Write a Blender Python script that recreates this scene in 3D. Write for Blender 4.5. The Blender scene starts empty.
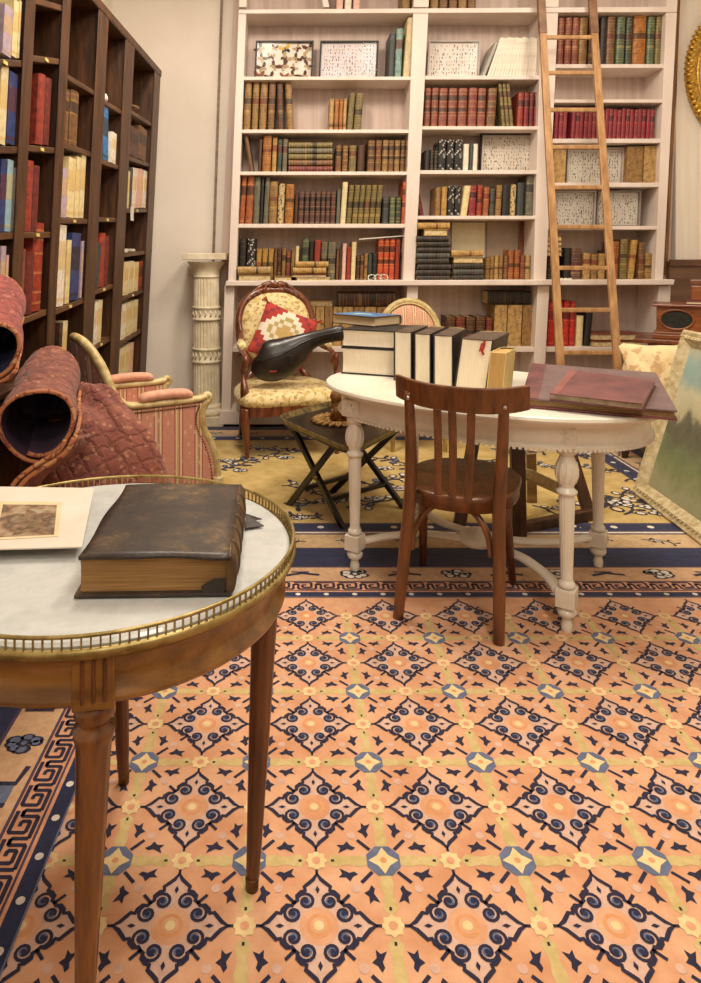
import bpy, math, random
from mathutils import Vector, Matrix
random.seed(7)
rnd = random.random
C = bpy.context.scene.collection
F, CX, CY, H = 684.0, 292.6, 259.5, 1.25      # focal length in pixels, principal point, eye height
PI = math.pi

def X(px, Y): return (px - CX) * Y / F
def Zz(py, Y): return H - (py - CY) * Y / F
def P3(px, py, Y): return Vector((X(px, Y), Y, Zz(py, Y)))
def fl(px, py):
    Y = F * H / (py - CY)
    return Vector((X(px, Y), Y, 0))
def at_z(px, py, z):
    Y = F * (H - z) / (py - CY)
    return Vector((X(px, Y), Y, z))
def lin(c): return c / 12.92 if c <= .04045 else ((c + .055) / 1.055) ** 2.4
def col(h):
    h = h.lstrip('#')
    return tuple(lin(int(h[i:i + 2], 16) / 255) for i in (0, 2, 4)) + (1,)
def mixh(a, b, t):
    a, b = a.lstrip('#'), b.lstrip('#')
    return '#' + ''.join('%02x' % round(int(a[i:i+2], 16) * (1 - t) + int(b[i:i+2], 16) * t) for i in (0, 2, 4))

# ------------------------------------------------------------------ materials
MATS = {}
class NT:
    def __init__(s, name):
        s.m = bpy.data.materials.new(name); s.m.use_nodes = True
        s.t = s.m.node_tree; s.b = s.t.nodes['Principled BSDF']
    def n(s, typ, **kw):
        x = s.t.nodes.new(typ)
        for k, v in kw.items():
            if k.startswith('i_'): x.inputs[int(k[2:])].default_value = v
            else: setattr(x, k, v)
        return x
    def l(s, a, b): s.t.links.new(a, b)
    def coord(s, scale=(1, 1, 1)):
        c = s.n('ShaderNodeTexCoord'); mp = s.n('ShaderNodeMapping')
        mp.inputs['Scale'].default_value = scale
        s.l(c.outputs['Object'], mp.inputs['Vector'])
        return mp.outputs[0]
    def noise(s, vec, scale, detail=4, rough=.6):
        x = s.n('ShaderNodeTexNoise'); s.l(vec, x.inputs['Vector'])
        x.inputs['Scale'].default_value = scale; x.inputs['Detail'].default_value = detail
        x.inputs['Roughness'].default_value = rough
        return x.outputs['Fac']
    def ramp(s, fac, stops, interp='LINEAR'):
        r = s.n('ShaderNodeValToRGB'); e = r.color_ramp.elements; r.color_ramp.interpolation = interp
        while len(e) < len(stops): e.new(.5)
        for q, (p, c) in zip(e, stops): q.position = p; q.color = col(c)
        s.l(fac, r.inputs[0]); return r.outputs[0]
    def bump(s, fac, strength=.3, dist=.005):
        b = s.n('ShaderNodeBump'); b.inputs['Strength'].default_value = strength; b.inputs['Distance'].default_value = dist
        s.l(fac, b.inputs['Height']); s.l(b.outputs[0], s.b.inputs['Normal'])
    def math(s, op, a, b=None):
        x = s.n('ShaderNodeMath', operation=op)
        for i, q in enumerate((a, b)):
            if q is None: continue
            if isinstance(q, (int, float)): x.inputs[i].default_value = q
            else: s.l(q, x.inputs[i])
        return x.outputs[0]
    def mix(s, fac, a, b):
        x = s.n('ShaderNodeMix', data_type='RGBA')
        if isinstance(fac, (int, float)): x.inputs[0].default_value = fac
        else: s.l(fac, x.inputs[0])
        for i, q in ((6, a), (7, b)):
            if isinstance(q, str): x.inputs[i].default_value = col(q)
            else: s.l(q, x.inputs[i])
        return x.outputs[2]
    def base(s, c):
        if isinstance(c, str): s.b.inputs['Base Color'].default_value = col(c)
        else: s.l(c, s.b.inputs['Base Color'])
    def done(s, rough=.5, metal=0., coat=0., sheen=0.):
        s.b.inputs['Roughness'].default_value = rough; s.b.inputs['Metallic'].default_value = metal
        if coat: s.b.inputs['Coat Weight'].default_value = coat; s.b.inputs['Coat Roughness'].default_value = .15
        if sheen: s.b.inputs['Sheen Weight'].default_value = sheen
        return s.m

def plain(name, c, c2=None, scale=6, rough=.5, metal=0., stretch=(1, 1, 1), bump=0., coat=0., sheen=0., detail=4, lo=.35, hi=.65):
    if name in MATS: return MATS[name]
    t = NT(name)
    v = t.coord(stretch); f = t.noise(v, scale, detail)
    t.base(t.ramp(f, [(lo, c), (hi, c2 or mixh(c, '#000000', .18))]))
    if bump: t.bump(f, bump)
    MATS[name] = t.done(rough, metal, coat, sheen); return MATS[name]

def wood(name, c, c2, axis='z', rough=.4, coat=.2, scale=5):
    st = {'x': (.12, 1, 1), 'y': (1, .12, 1), 'z': (1, 1, .12)}[axis]
    st = tuple(q * 6 for q in st)
    return plain(name, c, c2, scale, rough, 0, st, .05, coat)

W_DARK = wood('dark_stained_wood', '#5c381c', '#321d0d', 'z', .5, .1)
W_DARKX = wood('dark_stained_wood_shelf', '#6b4526', '#3f2713', 'y', .5, .1)
W_BACK = wood('dark_wood_backing', '#3c2612', '#24150a', 'z', .6, 0)
W_CHAIR = wood('polished_beech', '#7c4a24', '#4a2a12', 'z', .32, .35)
W_SEAT = wood('worn_beech_seat', '#7c5238', '#4f301f', 'y', .32, .3)
W_TABLE = wood('honey_mahogany', '#8f5a26', '#5d3413', 'z', .3, .4)
W_TABLE2 = wood('dark_mahogany_legs', '#6f3d18', '#46230c', 'z', .32, .35)
W_APRON = wood('honey_mahogany_apron', '#98682a', '#6c4519', 'x', .28, .5)
W_LADDER = wood('pale_ladder_wood', '#b98f60', '#966c42', 'z', .5, .1)
W_WALNUT = wood('walnut', '#87492a', '#4d2615', 'z', .3, .4)
W_STAND = wood('brown_stand_wood', '#59381f', '#382012', 'z', .45, .15)
W_LIGHT = wood('light_stand_wood', '#a98a5c', '#7f6238', 'x', .5, .05)
W_RADIO = wood('radio_walnut', '#96562a', '#6b3616', 'x', .3, .4)
BLACKW = plain('black_lacquer', '#1d1714', '#0f0c0b', 8, .35, coat=.3)
WHITE_P = plain('white_paint', '#e8dad0', '#d9c9bd', 3, .55, bump=.03, stretch=(1, 1, .3))
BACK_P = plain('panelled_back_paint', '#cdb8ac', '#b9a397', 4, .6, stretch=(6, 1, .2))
TABLE_P = plain('cream_white_lacquer', '#e9e4d6', '#dad2c0', 5, .35, coat=.2)
PEDESTAL_P = plain('ivory_plaster', '#e9dec4', '#cdbf9f', 9, .6, bump=.1)
BRASS = plain('aged_brass', '#b4a068', '#84703c', 30, .4, .7)
GILT = plain('gilt', '#e6bc54', '#a07424', 40, .38, .6, bump=.4)
CREAM_FR = plain('cream_gilt_frame', '#d8c48e', '#a88f58', 22, .45, bump=.1)
CHROME = plain('steel', '#c8c4bc', '#a8a49c', 10, .3, .9)
IRON = plain('dark_iron', '#2b221c', '#1a1411', 10, .5, .3)

def marble_mat():
    t = NT('white_marble'); v = t.coord()
    f = t.noise(v, 5, 8, .65); g = t.noise(v, 18, 5, .7)
    c = t.ramp(f, [(.3, '#a9acaa'), (.48, '#ccceca'), (.6, '#bbbdba'), (.75, '#d6d6d4')])
    t.base(t.mix(t.math('MULTIPLY', g, .25), c, '#b8bcbe')); return t.done(.22, coat=.2)
MARBLE = marble_mat()

def wall_mat(name, a, b):
    t = NT(name); v = t.coord((1, 1, 1)); f = t.noise(v, 2.2, 6); g = t.noise(v, 60, 3)
    t.base(t.mix(t.math('MULTIPLY', g, .3), t.ramp(f, [(.3, a), (.7, b)]), '#d8c8b6')); t.bump(g, .25, .004)
    return t.done(.85)
WALLM = wall_mat('cream_plaster_wall', '#f0e6da', '#e6dacc')
def wallpaper():
    t = NT('cream_striped_wallpaper'); v = t.coord((9, 9, .5)); f = t.noise(v, 3, 4); g = t.noise(t.coord(), 40, 3)
    t.base(t.mix(t.math('MULTIPLY', g, .35), t.ramp(f, [(.35, '#f2eadd'), (.65, '#e6dccb')]), '#e9dcc9')); return t.done(.85)
WPAPER = wallpaper()

def stripes(name, axis, freq, base='#d79a80', pale='#ead2a8', accent='#b5635a', off=0):
    """Striped upholstery: broad rose bands, pale bands, thin red lines and a tiny woven floral."""
    t = NT(name); c = t.n('ShaderNodeTexCoord'); sp = t.n('ShaderNodeSeparateXYZ'); t.l(c.outputs['Object'], sp.inputs[0])
    a = sp.outputs['XYZ'.index(axis)]
    fr = t.math('FRACT', t.math('ADD', t.math('MULTIPLY', a, freq), off + 50))
    s = t.ramp(fr, [(0, base), (.28, accent), (.34, pale), (.42, '#d4ab7c'), (.50, '#a97c5c'), (.56, pale), (.66, accent), (.72, base)], 'CONSTANT')
    g = t.noise(t.coord((1, 1, 1)), 70, 3)
    w = t.n('ShaderNodeTexVoronoi'); t.l(t.coord((1, 1, .6)), w.inputs['Vector']); w.inputs['Scale'].default_value = 38
    sp2 = t.math('LESS_THAN', w.outputs['Distance'], .22)
    t.base(t.mix(t.math('MULTIPLY', sp2, .45), t.mix(t.math('MULTIPLY', g, .35), s, '#7e4038'), '#e6cfa0'))
    t.bump(g, .2, .002); return t.done(.8, sheen=.2)
PINKX = stripes('rose_stripe_fabric_side', 'X', 11)
PINKY = stripes('rose_stripe_fabric_back', 'Y', 11)
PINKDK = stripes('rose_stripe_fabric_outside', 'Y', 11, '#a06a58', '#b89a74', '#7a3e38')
PADPINK = plain('rose_pad_fabric', '#dca58a', '#c68e74', 40, .8, sheen=.2)

def floral(name, base, c1, c2, scale=24):
    t = NT(name); v = t.coord()
    f = t.noise(v, scale, 3, .5); g = t.noise(v, scale * 1.7, 2, .5)
    a = t.mix(t.ramp(f, [(.52, '#000000'), (.60, '#ffffff')]), base, c1)
    t.base(t.mix(t.ramp(g, [(.56, '#000000'), (.62, '#ffffff')]), a, c2)); t.bump(g, .15, .002); return t.done(.75, sheen=.2)
FLORAL = floral('cream_floral_damask', '#e4cf98', '#c9ab66', '#b08f55')
FLORAL2 = floral('yellow_floral_cotton', '#ead5a4', '#dfc48c', '#cfa878', 11)

def quilt_mat(name, a, b, c):
    t = NT(name); v = t.coord()
    w = t.n('ShaderNodeTexVoronoi'); t.l(v, w.inputs['Vector']); w.inputs['Scale'].default_value = 46
    f = t.noise(v, 11, 5); g = t.noise(v, 55, 3)
    q = t.mix(t.ramp(f, [(.4, '#000000'), (.6, '#ffffff')]), a, b)
    d = t.ramp(w.outputs['Distance'], [(.18, '#ffffff'), (.34, '#000000')])
    sp = t.n('ShaderNodeSeparateXYZ'); t.l(v, sp.inputs[0])
    def seam(sx, sy, sz):
        a_ = t.math('ADD', t.math('ADD', t.math('MULTIPLY', sp.outputs[0], sx), t.math('MULTIPLY', sp.outputs[1], sy)), t.math('MULTIPLY', sp.outputs[2], sz))
        return t.math('ABSOLUTE', t.math('SUBTRACT', t.math('FRACT', t.math('ADD', t.math('ADD', a_, t.math('MULTIPLY', f, 1.6)), 50)), .5))
    sm_ = t.math('MAXIMUM', seam(17, 8, 11), seam(-11, 9, 18)); ln_ = t.ramp(sm_, [(.30, '#000000'), (.5, '#ffffff')])
    pat = t.mix(t.math('MULTIPLY', d, .45), t.mix(t.math('MULTIPLY', g, .5), q, '#3a1a18'), c)
    t.base(t.mix(t.math('MULTIPLY', ln_, .32), pat, '#3c1c18'))
    t.bump(t.math('SUBTRACT', t.math('MULTIPLY', g, .5), t.math('MULTIPLY', ln_, .6)), .6, .008); return t.done(.85, sheen=.1)
QUILT = quilt_mat('brick_red_quilt_cotton', '#9a5a46', '#804238', '#bc9068')
QUILT_R = quilt_mat('rose_red_quilt_cotton', '#b0544a', '#94403c', '#c88a74')
def binding_mat():
    t = NT('orange_striped_binding'); c = t.n('ShaderNodeTexCoord'); f = t.noise(t.coord((1, 1, 1)), 34, 1)
    t.base(t.ramp(f, [(.42, '#a86a44'), (.5, '#7c3c2c'), (.58, '#b88658')], 'CONSTANT')); return t.done(.8)
BINDING = binding_mat()
LINING = plain('dark_purple_lining', '#38203a', '#1c1020', 14, .9)
NAVYLIN = plain('navy_lining', '#141c48', '#0a0e28', 14, .9)

# books
def leather(key, a, b=None, rough=.45):
    lum = sum(int(a.lstrip('#')[i:i+2], 16) for i in (0, 2, 4)) / 765
    b = b or mixh(a, '#2a1a0c', .45 if lum < .62 else .16)
    t = NT('leather_' + key); v = t.coord(); f = t.noise(v, 28, 5, .65)
    t.base(t.ramp(f, [(.33, b), (.55, a), (.75, mixh(a, '#e8c890', .22))])); t.bump(f, .12, .002)
    return t.done(rough)
PAL = {'tan': '#94703f', 'brown': '#75502f', 'dkbrown': '#4f3020', 'gold': '#b98f4a', 'orange': '#a8672c', 'olive': '#77693c', 'dkgreen': '#39443a',
       'black': '#211c1a', 'red': '#9c3626', 'dkred': '#6e2420', 'crimson': '#8f2733', 'cream': '#dccda2', 'teal': '#7fa29a', 'green': '#55664c',
       'grey green': '#6c6a58', 'purple brown': '#5a3a38', 'scarlet': '#c8502e', 'white': '#e6dccb', 'rust': '#a4582e', 'slate': '#3f4444',
       'blue': '#2f78b8', 'navy': '#2a3c78', 'pink': '#e0b4a4', 'grey': '#a8a49a', 'ochre': '#b8935a', 'red brown': '#8a4636', 'bright red': '#c42a26',
       'lilac': '#b8a4b4', 'yellow': '#e2cf9a', 'pale blue': '#8fb0c0'}
LE = {k: leather(k.replace(' ', '_'), v, rough=.5 if k not in ('white', 'cream', 'yellow') else .7) for k, v in PAL.items()}
PAGES = plain('old_paper', '#dccba0', '#b99c68', 60, .9, stretch=(1, 1, 1))
PAGEW = plain('cream_page_edges', '#f8eeda', '#e4d6b8', 20, .9, stretch=(60, 1, 1))
PAGEWZ = plain('cream_page_edges_flat', '#f0e4c4', '#d9c8a0', 20, .9, stretch=(1, 1, 60))
GLD = plain('gold_tooling', '#d9b35c', '#b48a3c', 30, .45, .3)
LABR = plain('red_title_label', '#8a2c22', '#6a1e18', 20, .5)
LABK = plain('black_title_label', '#241a16', '#18110e', 20, .5)
LABC = plain('pale_title_label', '#e4d6b0', '#d0bd8e', 20, .7)
def dotted_black():
    t = NT('black_cloth_with_pale_pattern'); w = t.n('ShaderNodeTexVoronoi'); t.l(t.coord((1, .3, 1)), w.inputs['Vector']); w.inputs['Scale'].default_value = 52
    t.base(t.ramp(w.outputs['Distance'], [(.28, '#b8b0a4'), (.4, '#201b1a')])); return t.done(.6)
DOTB = dotted_black()
def marbled():
    t = NT('marbled_paper'); f = t.noise(t.coord(), 40, 4); t.base(t.ramp(f, [(.4, '#2a2320'), (.5, '#d8c08c'), (.6, '#8c6a40')])); return t.done(.6)
MARBLED = marbled()
GL_, LR_, LK_ = {}, {}, {}
for k_, v_ in PAL.items():
    dark_ = k_ in ('black', 'slate', 'navy')
    GL_[k_] = leather('tooling_' + k_.replace(' ', '_'), mixh(v_, '#d0a858', .28 if dark_ else .5), mixh(v_, '#a07c3c', .4), .45)
    LR_[k_] = leather('label_red_' + k_.replace(' ', '_'), mixh(v_, '#6e2018', .55), None, .5)
    LK_[k_] = leather('label_dark_' + k_.replace(' ', '_'), mixh(v_, '#1e1612', .55), None, .5)
LE['black pattern'] = DOTB; LE['marbled'] = MARBLED

def worn_cover():
    t = NT('worn_dark_leather_cover'); v = t.coord(); f = t.noise(v, 9, 9, .78); g = t.noise(v, 60, 4)
    c = t.ramp(f, [(.34, '#241e1b'), (.5, '#372e29'), (.58, '#55432f'), (.66, '#8a6a44')])
    t.base(t.mix(t.math('MULTIPLY', g, .5), c, '#2a211b')); t.bump(g, .35, .002); return t.done(.42)
WORN = worn_cover()
BURG = plain('worn_burgundy_cloth', '#7a4a48', '#5c3a3c', 9, .55, bump=.1)
BURG2 = plain('burgundy_cloth', '#7c4040', '#613034', 12, .5, bump=.1)
GREYC = plain('mauve_grey_cloth', '#75605e', '#66504f', 10, .6, bump=.1)

# ------------------------------------------------------------------ mesh builder
class MB:
    def __init__(s): s.v = []; s.f = []; s.m = []; s.s = []
    def add(s, vs, fs, mi=0, sm=False, M=None):
        o = len(s.v)
        for p in vs:
            p = Vector(p); s.v.append(M @ p if M else p)
        for f in fs: s.f.append(tuple(i + o for i in f)); s.m.append(mi); s.s.append(sm)
        return s
    def hexa(s, p, mi=0, M=None):
        return s.add(p, [(3, 2, 1, 0), (4, 5, 6, 7), (0, 1, 5, 4), (1, 2, 6, 5), (2, 3, 7, 6), (3, 0, 4, 7)], mi, False, M)
    def box(s, c, d, mi=0, M=None):
        x, y, z = c; a, b, e = (q / 2 for q in d)
        return s.hexa([(x-a, y-b, z-e), (x+a, y-b, z-e), (x+a, y+b, z-e), (x-a, y+b, z-e), (x-a, y-b, z+e), (x+a, y-b, z+e), (x+a, y+b, z+e), (x-a, y+b, z+e)], mi, M)
    def span(s, a, b, mi=0, M=None):
        return s.box([(p + q) / 2 for p, q in zip(a, b)], [abs(p - q) for p, q in zip(a, b)], mi, M)
    def bar(s, a, b, w, h, mi=0, up=(0, 0, 1)):
        a, b = Vector(a), Vector(b); d = (b - a).normalized(); up = Vector(up)
        if abs(d.dot(up)) > .95: up = Vector((0, 1, 0))
        x = d.cross(up).normalized() * w / 2; y = x.cross(d).normalized() * h / 2
        return s.hexa([a-x-y, a+x-y, a+x+y, a-x+y, b-x-y, b+x-y, b+x+y, b-x+y], mi)
    def loft(s, rings, mi=0, sm=True, closed=False, caps=True):
        n = len(rings[0]); vs = [p for r in rings for p in r]; fs = []
        R = len(rings)
        for i in range(R if closed else R - 1):
            j = (i + 1) % R
            for k in range(n):
                l = (k + 1) % n
                fs.append((i*n+k, i*n+l, j*n+l, j*n+k))
        s.add(vs, fs, mi, sm)
        if caps and not closed:
            o = len(s.v) - len(vs)
            s.f.append(tuple(o + k for k in reversed(range(n)))); s.m.append(mi); s.s.append(False)
            s.f.append(tuple(o + (R-1)*n + k for k in range(n))); s.m.append(mi); s.s.append(False)
        return s
    def tube(s, path, r, seg=10, mi=0, closed=False, sm=True, flat=None, caps=True):
        path = [Vector(p) for p in path]; n = len(path)
        rs = r if isinstance(r, (list, tuple)) else [r] * n
        rings = []; prev = None
        for i, p in enumerate(path):
            if closed: d = path[(i+1) % n] - path[i-1]
            else: d = path[min(i+1, n-1)] - path[max(i-1, 0)]
            d = d.normalized()
            if prev is None:
                u = Vector((0, 0, 1)) if abs(d.z) < .9 else Vector((1, 0, 0))
                if flat is not None: u = Vector(flat[1])
                x = d.cross(u).normalized()
            else: x = (prev - d * prev.dot(d)).normalized()
            prev = x; y = x.cross(d).normalized()
            fx, fy = (1, 1) if flat is None else flat[0]
            rings.append([p + x * math.cos(2*PI*k/seg) * rs[i] * fx + y * math.sin(2*PI*k/seg) * rs[i] * fy for k in range(seg)])
        return s.loft(rings, mi, sm, closed, caps)
    def lathe(s, prof, seg=20, mi=0, M=None, sm=True, flute=0):
        rings = []
        for q in prof:
            r, z = q[0], q[1]; fl_ = flute if len(q) > 2 and q[2] else 0
            ring = []
            for k in range(seg):
                a = 2*PI*k/seg; rr = r * (1 - (fl_ if k % 2 else 0))
                p = Vector((rr*math.cos(a), rr*math.sin(a), z)); ring.append(M @ p if M else p)
            rings.append(ring)
        return s.loft(rings, mi, sm)
    def grid(s, fn, nu, nv, mi=0, sm=True):
        vs = [fn(i/nu, j/nv) for i in range(nu+1) for j in range(nv+1)]
        fs = [(i*(nv+1)+j, (i+1)*(nv+1)+j, (i+1)*(nv+1)+j+1, i*(nv+1)+j+1) for i in range(nu) for j in range(nv)]
        return s.add(vs, fs, mi, sm)
    def poly(s, pts, z, mi=0):
        return s.add([(p[0], p[1], z) for p in pts], [tuple(range(len(pts)))], mi)
    def ribbon(s, pts, w, z, mi=0, closed=False):
        pts = [Vector((p[0], p[1])) for p in pts]; n = len(pts); vs = []
        for i, p in enumerate(pts):
            if closed: d = pts[(i+1) % n] - pts[i-1]
            else: d = pts[min(i+1, n-1)] - pts[max(i-1, 0)]
            if d.length < 1e-9: d = Vector((1, 0))
            d.normalize(); nn = Vector((-d.y, d.x)) * w / 2
            vs += [(p.x+nn.x, p.y+nn.y, z), (p.x-nn.x, p.y-nn.y, z)]
        fs = [(2*i, 2*i+1, 2*((i+1) % n)+1, 2*((i+1) % n)) for i in range(n if closed else n-1)]
        return s.add(vs, fs, mi)
    def build(s, name, mats, parent=None, bevel=0, subsurf=0, origin=None, solid=0, world=False, kind=None, label=None):
        me = bpy.data.meshes.new(name)
        if world and parent is not None:
            inv = ROOT[parent.name].inverted(); vs = [inv @ p for p in s.v]
        elif origin is not None: vs = [p - Vector(origin) for p in s.v]
        else: vs = s.v
        me.from_pydata([tuple(p) for p in vs], [], s.f)
        mats = mats if isinstance(mats, (list, tuple)) else [mats]
        for m in mats: me.materials.append(m)
        me.polygons.foreach_set('material_index', s.m); me.polygons.foreach_set('use_smooth', s.s)
        me.update()
        o = bpy.data.objects.new(name, me); C.objects.link(o)
        if parent is not None: o.parent = parent; ROOT[o.name] = ROOT.get(parent.name, Matrix())
        elif origin is not None: o.location = origin; ROOT[o.name] = Matrix.Translation(origin)
        else: ROOT[o.name] = Matrix()
        if solid:
            q = o.modifiers.new('Solid', 'SOLIDIFY'); q.thickness = solid; q.offset = 0
        if bevel:
            q = o.modifiers.new('Bevel', 'BEVEL'); q.width = bevel; q.segments = 2; q.limit_method = 'ANGLE'
        if subsurf:
            q = o.modifiers.new('Sub', 'SUBSURF'); q.levels = subsurf; q.render_levels = subsurf
        if kind: o['kind'] = kind
        if label: o['label'] = label
        return o
ROOT = {}
def tag(o, label, cat, group=None, kind=None):
    o['label'] = label; o['category'] = cat
    if group: o['group'] = group
    if kind: o['kind'] = kind
    return o
def thing(name, label, cat, loc=(0, 0, 0), rotz=0, group=None):
    o = bpy.data.objects.new(name, None); C.objects.link(o)
    o.location = loc; o.rotation_euler = (0, 0, rotz); o.empty_display_size = .05
    ROOT[o.name] = Matrix.Translation(loc) @ Matrix.Rotation(rotz, 4, 'Z')
    return tag(o, label, cat, group)
def struct(o): o['kind'] = 'structure'; return o
def catmull(pts, n=6, closed=False):
    pts = [Vector(p) for p in pts]; out = []; N = len(pts)
    for i in range(N if closed else N - 1):
        a, b, c, d = (pts[(i+k) % N] if closed else pts[min(max(i+k, 0), N-1)] for k in (-1, 0, 1, 2))
        for j in range(n):
            t = j / n
            out.append(.5 * ((2*b) + (c-a)*t + (2*a-5*b+4*c-d)*t*t + (3*b-a-3*c+d)*t**3))
    if not closed: out.append(pts[-1])
    return out
def disc(c, r, n=14, ph=0): return [(c[0]+r*math.cos(ph+2*PI*k/n), c[1]+r*math.sin(ph+2*PI*k/n)) for k in range(n)]

# ------------------------------------------------------------------ room shell
FLOORM = wood('dark_parquet', '#6e5844', '#4e3c2e', 'y', .45, .1)
struct(MB().span((-1.5, -1.6, -.05), (3.5, 5.6, 0)).build('floor', FLOORM))
struct(MB().span((-1.5, -1.6, 3.75), (3.5, 5.6, 3.85)).build('ceiling', plain('ceiling_paint', '#efe6da')))
YW = 5.5
struct(MB().span((-1.5, YW, 0), (3.5, YW + .1, 3.75)).build('wall_back', WALLM))
struct(MB().span((-1.6, -1.6, 0), (-1.45, 5.6, 3.75)).build('wall_left', WALLM))
struct(MB().span((3.45, -1.6, 0), (3.55, 5.6, 3.75)).build('wall_right', WPAPER))
struct(MB().span((-1.5, -1.7, 0), (3.5, -1.6, 3.75)).build('wall_front', WALLM))
# strip of wallpaper, wooden corner post and wainscot beyond the white bookcase
struct(MB().span((X(675, 5.44), 5.43, 1.2), (3.45, 5.5, 3.75)).build('wall_right_panel', WPAPER))
m = MB()
a0, a1 = P3(664.5, 275, 5.42), P3(679.5, -40, 5.42)
m.hexa([a0, a0 + Vector((.022, 0, 0)), a0 + Vector((.022, .06, 0)), a0 + Vector((0, .06, 0)), a1, a1 + Vector((.022, 0, 0)), a1 + Vector((.022, .06, 0)), a1 + Vector((0, .06, 0))])
struct(m.build('trim_1', wood('brown_trim', '#9a6a3c', '#6b4420')))
struct(MB().span((X(668, 5.4), 5.38, 0), (3.45, 5.5, 1.235)).build('wall_right_wainscot', plain('brown_wainscot', '#7c5c44', '#5e4230', 5, .5, stretch=(.3, 1, 3))))
struct(MB().span((X(668, 5.4), 5.365, 1.2), (3.45, 5.385, 1.25)).build('trim_2', plain('brown_dado_rail', '#6e4c34', '#553624', 5, .4)))
m = MB(); a0, a1 = P3(213.2, 262, 5.49), P3(222.5, -20, 5.49); m.bar(a0, a1, .02, .014, up=(0, 1, 0))
struct(m.build('trim_3', plain('wall_joint', '#7c6a5a', '#9c8a78', 20, .8)))
struct(MB().span((-1.45, 5.48, 0), (-.35, 5.5, .1)).build('baseboard_back', WHITE_P))

# ------------------------------------------------------------------ rugs
RUG_PEACH = plain('rug_peach_wool', '#dba984', '#c98e66', 9, .95, bump=.2, sheen=.2)
def wool(name, c, c2=None): return plain('rug_' + name, c, c2 or mixh(c, '#402818', .15), 40, .95, sheen=.15, bump=.3)
RM = [RUG_PEACH, wool('navy', '#241c34', '#1a1a38'), wool('pink', '#d4b09c', '#c6a08c'), wool('cream', '#e6cc98', '#d8bc86'), wool('blue', '#66708a', '#565f7c'), wool('olive', '#cdb67e', '#bda468'),
      wool('deep_blue', '#1e264c', '#171d3e'), wool('ochre', '#d89a68', '#cc8c5c'), wool('tan', '#dda27c', '#c98e6c'), wool('white', '#e4dcd0'), wool('purple', '#4c3850'), wool('pale_peach', '#d2ac86', '#c09670')]
def rot4(p, k):
    x, y = p
    for _ in range(k): x, y = -y, x
    return (x, y)
def medallion(m, cx, cy, R, clip):
    def T(p): return (cx + p[0]*R, cy + p[1]*R)
    half = [(0, 1.0), (.07, .89), (.17, .80), (.24, .74), (.225, .665), (.30, .64), (.38, .56), (.37, .47), (.43, .43)]
    lobe_fill = [(-x, y) for x, y in half[::-1]] + half[1:]
    zs = .0086
    for k in range(4):
        m.poly([T(rot4(p, k)) for p in lobe_fill + [(.2, .2), (-.2, .2)]], zs, 2)
    m.poly([T(p) for p in disc((0, 0), .34, 20)], zs + .0003, 0)
    m.poly([T(p) for p in disc((0, 0), .22, 20)], zs + .0006, 7)
    m.poly([T(p) for p in disc((0, 0), .15, 16)], zs + .0009, 0)
    m.poly([T(p) for p in disc((0, 0), .09, 14)], zs + .0012, 3)
    for k in range(4):
        m.ribbon([T(rot4(p, k)) for p in lobe_fill], .075*R, zs + .0008, 1)
        m.ribbon([T(rot4(p, k)) for p in [(.41, .41), (.58, .58)]], .06*R, zs + .0008, 1)
        m.ribbon([T(rot4(p, k)) for p in [(0, .99), (0, 1.1)]], .05*R, zs + .0008, 1)
        m.poly([T(rot4(p, k)) for p in [(0, .76), (.04, .68), (0, .6), (-.04, .68)]], zs + .0008, 1)
        for sx in (-1, 1):
            c = (sx*.215, .45); pts = []
            for j in range(17):
                a = PI*.15 + j/16 * 2*PI*1.25; r = .165 - .115*j/16
                pts.append((c[0] + sx*r*math.cos(a), c[1] + r*math.sin(a)))
            m.ribbon([T(rot4(p, k)) for p in pts], .058*R, zs + .0011, 1)
            m.poly([T(rot4(p, k)) for p in disc(c, .085, 10)], zs + .0010, 4); m.poly([T(rot4(p, k)) for p in disc(c, .05, 8)], zs + .0013, 6)
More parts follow.
